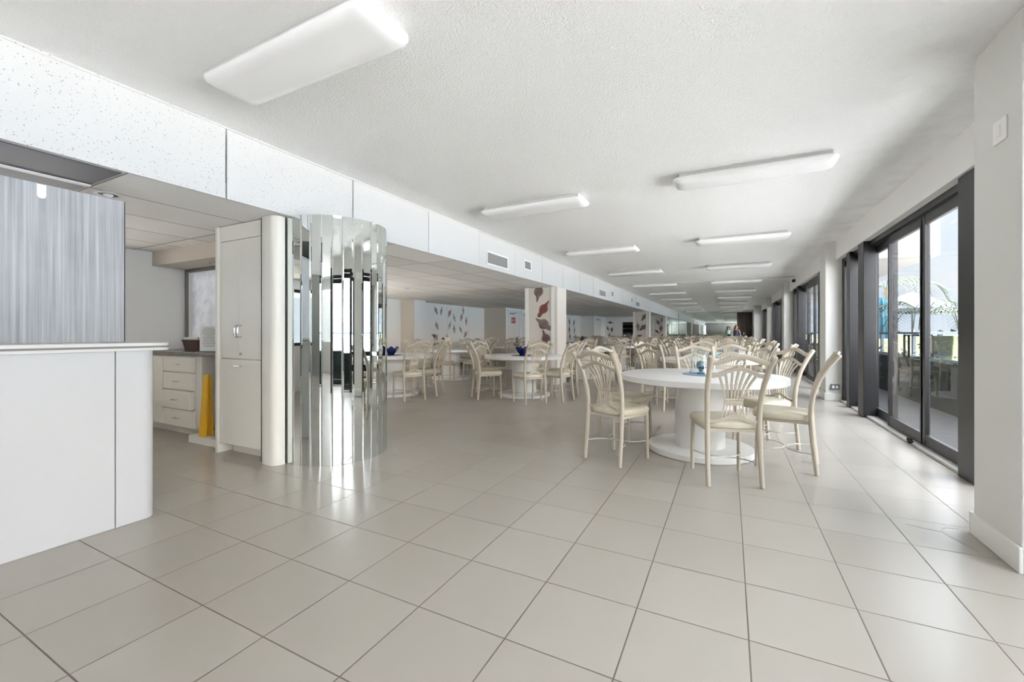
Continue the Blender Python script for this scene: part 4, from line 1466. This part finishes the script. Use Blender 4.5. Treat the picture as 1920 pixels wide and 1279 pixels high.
def jar(label, x, y, top='palm', s=1.0, mat='cobalt'):
    t = thing('flower_pot', label, 'flower pot', (x, y, 0.7457))
    bm = new(); lathe(bm, [(0.07 * s, 0.0), (0.095 * s, 0.01), (0.105 * s, 0.06 * s), (0.10 * s, 0.125 * s), (0.092 * s, 0.125 * s), (0.09 * s, 0.10 * s)], 24)
    obj('pot', bm, M[mat], t, smooth=True)
    bm = new()
    for k in range(16):
        a = k * 2.4
        r = (0.03 + 0.07 * random.random()) * s
        h = (0.18 + 0.10 * random.random()) * s
        c, q = math.cos(a), math.sin(a)
        p = spline([(0.01 * c, 0.01 * q, 0.10 * s), (r * 0.6 * c, r * 0.6 * q, h), (r * 1.5 * c, r * 1.5 * q, h * 0.95)], 6)
        sweep(bm, p, rect(0.012 * s, 0.0015), ref=Vector((-q, c, 0.01)), scale=[0.6, 0.9, 1, 1, 0.9, 0.7, 0.25])
    obj('leaves', bm, M[top], t)
jar('cobalt blue pot with a leafy plant on the second soffit row table', -3.36, 10.55, 'palm', 1.2)
jar('cobalt blue pot with rose leaves on the second window table', -0.22, 7.6, 'palm', 0.0001 + 0.75, 'teal')
jar('grey pot with reddish leaves on the third window table', -0.25, 10.5, 'ribbon', 0.9, 'pot')
jar('small grey pot with green leaves on the third alcove table', -5.9, 11.85, 'palm', 1.0, 'pot')
# small glass boxes on the third window table
bm = new(); add_bbox(bm, 0.02, 0.16, 10.18, 10.30, 0.7457, 0.835, bev=0.006)
tag(obj('tissue_box', bm, M['bluemat']), 'small blue box on the third window table', 'box')
bm = new(); lathe(bm, [(0.03, 0), (0.035, 0.01), (0.035, 0.09), (0.02, 0.11), (0.02, 0.13)], 16, (-0.14, 10.16, 0.7457))
tag(obj('glass_jar', bm, M['teal'], smooth=True), 'pale blue glass jar beside the small blue box', 'jar')
# things on the second alcove table
t = thing('silk_flower', 'pink silk flower on a thin stem on the second alcove table', 'flower', (-6.55, 8.55, 0.7457))
bm = new(); tube(bm, [(0, 0, 0.012), (0.005, 0, 0.15), (0.0, 0, 0.28)], 0.005, 6); obj('stem', bm, M['palm'], t)
bm = new(); lathe(bm, [(0.05, 0), (0.05, 0.01), (0.01, 0.014)], 16); obj('foot', bm, M['grey'], t)
bm = new()
for k in range(9):
    a = k * 2 * PI / 9
    sweep(bm, spline([(0.005 * math.cos(a), 0.005 * math.sin(a), 0.27), (0.04 * math.cos(a), 0.04 * math.sin(a), 0.34), (0.09 * math.cos(a), 0.09 * math.sin(a), 0.34 + 0.04 * (k % 2))], 6), rect(0.026, 0.002), ref=Vector((-math.sin(a), math.cos(a), 0.01)), scale=[0.3, 0.7, 1, 1, 0.9, 0.7, 0.2])
obj('petals', bm, M['shell_d'], t)
t = thing('menu_box', 'tan box with black labels standing on the second alcove table', 'box', (-6.22, 8.62, 0.7457), 0.3)
bm = new(); add_bbox(bm, -0.11, 0.11, -0.06, 0.06, 0, 0.30, bev=0.006); obj('body', bm, M['wallbeige'], t)
bm = new()
for z in (0.17, 0.24):
    add_bbox(bm, -0.112, -0.04, -0.063, -0.0605, z, z + 0.05, bev=0.001)
obj('black_label', bm, M['black'], t)
# low white sideboard against the shell wall
t = thing('sideboard', 'long low cream sideboard against the alcove shell wall', 'sideboard', (-9.08, 12.9, 0))
bm = new(); add_bbox(bm, 0, 0.42, -1.1, 1.1, 0.08, 0.83, bev=0.006); obj('body', bm, M['cab'], t)
bm = new(); add_box(bm, 0.02, 0.38, -1.05, 1.05, 0.001, 0.08); obj('plinth', bm, M['edge'], t)
for k in range(4):
    bm = new(); add_bbox(bm, 0.4205, 0.438, -1.08 + 0.54 * k + 0.005, -1.08 + 0.54 * (k + 1) - 0.005, 0.10, 0.80, bev=0.003)
    dd = obj('door', bm, M['cab'], t)
    bm = new(); ball(bm, (0.447, -1.08 + 0.54 * k + (0.48 if k % 2 == 0 else 0.06), 0.62), 0.012, 0.012, 0.012, 10); obj('knob', bm, M['chrome'], dd)

# ------------------------------------------------------------------ two women by the far mirror
def person(label, loc, rz, S, hair, cloth, hairlen, armpose, dress):
    t = thing('person', label, 'person', loc, rz, 'two women by the far mirror')
    J = [  # joints (x,y,z,r) for a 1.65 m body, then edges
        (0, 0, 0.92, 0.125), (0, 0.0, 1.06, 0.108), (0, 0, 1.20, 0.118), (0, 0, 1.34, 0.11), (0, 0.0, 1.42, 0.052), (0, 0.005, 1.485, 0.05),
        (0, 0.01, 1.55, 0.078), (0, 0.005, 1.615, 0.062)]
    E = [(0, 1), (1, 2), (2, 3), (3, 4), (4, 5), (5, 6), (6, 7)]
    def chain(start, pts):
        p = start
        for q in pts:
            J.append(q); E.append((p, len(J) - 1)); p = len(J) - 1
    for s in (-1, 1):
        chain(0, [(s * 0.085, 0, 0.84, 0.088), (s * 0.095, 0.005, 0.66, 0.074), (s * 0.095, 0.015, 0.47, 0.05), (s * 0.095, -0.005, 0.32, 0.052), (s * 0.095, -0.01, 0.09, 0.034), (s * 0.10, 0.05, 0.04, 0.035), (s * 0.105, 0.13, 0.025, 0.024)])
        el, ha, fi = armpose[0 if s < 0 else 1]
        chain(3, [(s * 0.155, 0, 1.35, 0.05), (s * 0.185, 0, 1.30, 0.045), el + (0.037,), ha + (0.026,), fi + (0.022,)])
    me = bpy.data.meshes.new('body')
    me.from_pydata([(x * S, y * S, z * S) for x, y, z, r in J], E, [])
    o = bpy.data.objects.new('body', me)
    COL.objects.link(o)
    o.parent = t
    md = o.modifiers.new('skin', 'SKIN')
    for v, (x, y, z, r) in zip(me.skin_vertices[0].data, J):
        v.radius = (r * S, r * S * 0.88)
    me.skin_vertices[0].data[0].use_root = True
    md.use_smooth_shade = True
    o.modifiers.new('sub', 'SUBSURF').levels = 1
    o.modifiers['sub'].render_levels = 2
    me.materials.append(M['skin'])
    bm = new()   # nose, ears as small forms on the head
    ball(bm, (0, 0.088 * S, 1.54 * S), 0.012 * S, 0.018 * S, 0.022 * S, 8)
    for s in (-1, 1):
        ball(bm, (s * 0.076 * S, 0.0, 1.545 * S), 0.010 * S, 0.018 * S, 0.028 * S, 8)
    obj('face', bm, M['skin'], t, smooth=True)
    for s in (-1, 1):
        bm = new(); ball(bm, (s * 0.030 * S, 0.076 * S, 1.568 * S), 0.012 * S, 0.008 * S, 0.007 * S, 8)
        obj('eye', bm, M['black'], t, smooth=True)
    bm = new(); ball(bm, (0, 0.078 * S, 1.502 * S), 0.024 * S, 0.010 * S, 0.007 * S, 8)
    obj('mouth', bm, M['ribbon'], t, smooth=True)
    bm = new()
    n = 20
    rings = []
    for z, rx, ry, yo in ((1.665, 0.02, 0.02, -0.005), (1.655, 0.06, 0.06, -0.01), (1.62, 0.092, 0.092, -0.015), (1.57, 0.104, 0.088, -0.028), (1.50, 0.110, 0.076, -0.035), (hairlen, 0.105, 0.055, -0.06), (hairlen - 0.02, 0.05, 0.02, -0.07)):
        rings.append([(rx * S * math.cos(2 * PI * k / n), (yo + ry * math.sin(2 * PI * k / n)) * S, z * S) for k in range(n)])
    stack(bm, rings)
    if hairlen > 1.45:
        ball(bm, (0.0, -0.06 * S, 1.675 * S), 0.045 * S, 0.045 * S, 0.04 * S, 12)
    obj('hair', bm, M[hair], t, smooth=True)
    bm = new()
    prof = [(1.365, 0.085, 0.10), (1.34, 0.135, 0.112), (1.20, 0.135, 0.12), (1.06, 0.122, 0.112), (0.92, 0.15, 0.13), (0.80, 0.165, 0.135)]
    if dress:
        prof += [(0.55, 0.20, 0.17), (0.50, 0.20, 0.17)]
    rings = [[(rx * S * math.cos(2 * PI * k / n), ry * S * math.sin(2 * PI * k / n), z * S) for k in range(n)] for z, rx, ry in prof]
    stack(bm, rings)
    for s in (-1, 1):
        tube(bm, spline([(s * 0.075 * S, 0.085 * S, 1.35 * S), (s * 0.085 * S, 0.0, 1.415 * S), (s * 0.075 * S, -0.085 * S, 1.35 * S)], 8), 0.016 * S, 6)
    obj('dress' if dress else 'tank_top', bm, M[cloth], t, smooth=True)
    if not dress:
        bm = new()
        for s in (-1, 1):
            tube(bm, [(s * 0.075 * S, 0, 0.86 * S), (s * 0.095 * S, 0.005, 0.66 * S), (s * 0.097 * S, 0.014, 0.47 * S)], 0.09 * S, 12, scale=[1.05, 0.95, 0.82])
        obj('shorts', bm, M['navycloth'], t, smooth=True)
    return t
person('shorter woman with long brown hair in a teal dress by the far mirror', (-0.06, 31.4, 0), PI, 0.955, 'hairbrown', 'tealcloth', 1.30,
       [((-0.25, 0.02, 1.10), (-0.10, 0.18, 1.06), (-0.04, 0.21, 1.07)), ((0.26, -0.02, 1.10), (0.16, 0.16, 1.02), (0.10, 0.20, 1.03))], True)
person('taller woman with pinned up blond hair in a navy tank top by the far mirror', (0.40, 31.5, 0), PI + 0.1, 0.99, 'hairblond', 'navycloth', 1.47,
       [((-0.235, -0.01, 1.07), (-0.25, 0.04, 0.84), (-0.25, 0.06, 0.76)), ((0.27, -0.04, 1.14), (0.33, -0.02, 1.30), (0.36, 0.0, 1.33))], False)
t = thing('handbag', 'small black bag held in front of the woman in the teal dress', 'bag', (0.0, 31.12, 0.92))
bm = new(); add_bbox(bm, -0.10, 0.10, -0.035, 0.035, 0, 0.15, bev=0.02, seg=3); obj('body', bm, M['black'], t, smooth=True)
bm = new(); tube(bm, spline([(-0.08, 0, 0.14), (-0.05, 0, 0.2), (0.05, 0, 0.2), (0.08, 0, 0.14)], 10), 0.006, 6); obj('handle', bm, M['black'], t)

# ------------------------------------------------------------------ terrace and view
quick('terrace_floor', [(1.921, 3.6, -14, 40, -0.16, -0.03)], M['terrace'], label='grey paved terrace strip outside the glass doors', cat='terrace')
quick('bounce_ground_deck', [(3.6, 7.6, -14, 60, -0.3, -0.05)], M['deck'], label='pale deck added beyond the terrace railing to bounce daylight indoors', cat='deck')  # added pale deck, reflects sun up to the ceiling
quick('bounce_sand', [(7.6, 70, -300, 600, -4.4, -4.0)], M['sand'], label='pale beach added below the deck to bounce daylight indoors', cat='beach')  # added bright sand, a reflector for the room and ceiling
quick('sea_water', [(70, 3000, -2500, 3000, -4.6, -4.2)], M['sea'], label='pale sea out to the horizon', cat='sea')
bm = new()
for i in range(900):
    y = random.uniform(12.5, 58); x = random.uniform(7.0, 7.6); z = random.uniform(0.0, 1.15)
    a, b = random.uniform(0, 6.28), random.uniform(-0.9, 0.9)
    q = random.uniform(0.12, 0.28)
    dx, dy, dz = math.cos(a) * math.cos(b) * q, math.sin(a) * math.cos(b) * q, abs(math.sin(b)) * q + 0.03
    px, py = -math.sin(a) * q * 0.4, math.cos(a) * q * 0.4
    bm.faces.new([bm.verts.new(p) for p in ((x, y, z), (x + dx * .5 + px, y + dy * .5 + py, z + dz * .6), (x + dx, y + dy, z + dz), (x + dx * .5 - px, y + dy * .5 - py, z + dz * .6))])
add_box(bm, 7.1, 7.5, 12.5, 58, -0.049, 1.05)
tag(obj('dune_shrubs', bm, M['shrub']), 'yellow green shrubs along the far edge of the added deck', 'shrubs', None, 'stuff')
# low hedge
bm = new()
for i in range(900):
    y = random.uniform(-3, 30); x = random.uniform(2.78, 3.38); z = random.uniform(0.0, 0.74)
    a, b = random.uniform(0, 6.28), random.uniform(-0.9, 0.9)
    s = random.uniform(0.07, 0.16)
    dx, dy, dz = math.cos(a) * math.cos(b) * s, math.sin(a) * math.cos(b) * s, abs(math.sin(b)) * s + 0.03
    px, py = -math.sin(a) * s * 0.4, math.cos(a) * s * 0.4
    v = [bm.verts.new(p) for p in ((x, y, z), (x + dx * .5 + px, y + dy * .5 + py, z + dz * .6), (x + dx, y + dy, z + dz), (x + dx * .5 - px, y + dy * .5 - py, z + dz * .6))]
    bm.faces.new(v)
add_box(bm, 2.85, 3.30, -4, 30, -0.029, 0.70)
tag(obj('hedge', bm, M['hedge']), 'low dark green hedge along the terrace outside the doors', 'hedge', None, 'stuff')
# railing
t = thing('terrace_railing', 'blue grey terrace railing behind the hedge', 'railing', (3.64, 0, -0.049))
bm = new(); add_bbox(bm, -0.03, 0.03, -4, 32, 1.17, 1.225, bev=0.006); obj('top_rail', bm, M['rail'], t)
bm = new(); add_box(bm, -0.02, 0.02, -4, 32, 0.60, 0.64); obj('lower_rail', bm, M['rail'], t)
for k in range(16):
    y = -3.0 + 2.2 * k
    bm = new(); add_box(bm, -0.025, 0.025, y, y + 0.05, 0.0, 1.17); obj('post', bm, M['rail'], t)

# overhanging balcony of the neighbouring wing
quick('wall_balcony', [(1.95, 4.0, 12.2, 40, 2.82, 4.4)], M['concrete'], label='cream balcony slab of the building overhanging the terrace', cat='balcony')

def palm(label, x, y, z0, zc, R, n, seed):
    random.seed(seed)
    t = thing('palm_tree', label, 'palm tree', (x, y, z0))
    h = zc - z0
    bm = new(); tube(bm, spline([(0.0, 0, 0), (0.06, 0.03, h * 0.5), (0, 0, h)], 10), 0.11, 10, scale=[1.2 - 0.04 * k for k in range(11)])
    obj('trunk', bm, M['trunk'], t, smooth=True)
    bm = new()
    for k in range(n):
        a = k * 2.399 + random.uniform(-0.2, 0.2)
        up = random.uniform(0.15, 0.75)
        c, s = math.cos(a), math.sin(a)
        sp = spline([(0, 0, h), (R * 0.4 * c, R * 0.4 * s, h + R * 0.42 * up), (R * 0.8 * c, R * 0.8 * s, h + R * (0.4 * up - 0.12)), (R * c, R * s, h + R * (0.1 * up - 0.35))], 18)
        tube(bm, sp, 0.012, 5)
        for i in range(2, 19):
            p = sp[i]
            L = R * 0.30 * math.sin(PI * i / 20) + 0.08
            for q in (-1, 1):
                d = Vector((-s * q * 0.8 + c * 0.45, c * q * 0.8 + s * 0.45, -0.42)) * L
                w_ = Vector((c, s, 0)) * 0.022
                v = [bm.verts.new(p - w_), bm.verts.new(p + w_), bm.verts.new(p + d)]
                bm.faces.new(v)
    obj('fronds', bm, M['palm'], t)
palm('tall green palm beyond the balcony, farther one', 8.0, 31.5, -0.05, 3.7, 2.6, 16, 3)
palm('lower palm with drooping fronds behind the terrace railing', 5.6, 18.2, -0.05, 1.75, 1.5, 13, 5)
palm('slim palm close behind the terrace railing', 4.6, 9.3, -0.05, 1.15, 0.8, 10, 9)
random.seed(11)
# closed turquoise umbrella
t = thing('patio_umbrella', 'closed turquoise patio umbrella beyond the railing', 'umbrella', (4.95, 20.0, -0.05))
bm = new(); tube(bm, [(0, 0, 0.05), (0, 0, 2.5)], 0.025, 10); obj('pole', bm, M['rail'], t)
bm = new(); lathe(bm, [(0.28, 0.0), (0.28, 0.05), (0.04, 0.07)], 20); obj('base', bm, M['rail'], t)
bm = new()
n = 32
stack(bm, [[((r + wv * math.cos(8 * 2 * PI * k / n)) * math.cos(2 * PI * k / n), (r + wv * math.cos(8 * 2 * PI * k / n)) * math.sin(2 * PI * k / n), z) for k in range(n)] for r, wv, z in ((0.24, 0.05, 1.0), (0.22, 0.04, 1.3), (0.17, 0.03, 1.8), (0.13, 0.015, 2.05), (0.19, 0.03, 2.2), (0.16, 0.02, 2.38), (0.05, 0.01, 2.5))])
obj('canopy', bm, M['turq'], t, smooth=True)
# open grey umbrella
t = thing('patio_umbrella', 'open grey patio umbrella beyond the railing', 'umbrella', (6.4, 22.0, -0.05))
bm = new(); tube(bm, [(0, 0, 0.05), (0, 0, 2.75)], 0.03, 10); obj('pole', bm, M['rail'], t)
bm = new(); lathe(bm, [(0.3, 0.0), (0.3, 0.05), (0.05, 0.07)], 20); obj('base', bm, M['rail'], t)
bm = new(); lathe(bm, [(1.32, 2.0), (1.34, 2.02), (1.34, 2.14), (1.0, 2.36), (0.55, 2.60), (0.06, 2.80), (0.05, 2.78), (0.5, 2.56), (1.0, 2.31), (1.3, 2.11), (1.31, 2.0)], 8)
obj('canopy', bm, M['greycanvas'], t)

# hairline crack in the tiles beside the nearest pillar
bm = new()
for pts in ([(1.20, 3.42), (1.13, 3.40), (1.10, 3.33), (1.13, 3.22), (1.17, 3.10)], [(1.10, 3.33), (1.02, 3.34), (0.95, 3.37)], [(0.90, 3.42), (0.87, 3.44)]):
    q = spline([(x, y, 0.0006) for x, y in pts], 14)
    sweep(bm, q, rect(0.0004, 0.0016), ref=Vector((0, 0, 1)))
struct('trim_3', bm, M['edge'], 'thin dark hairline crack in the floor tiles beside the nearest pillar', 'crack')
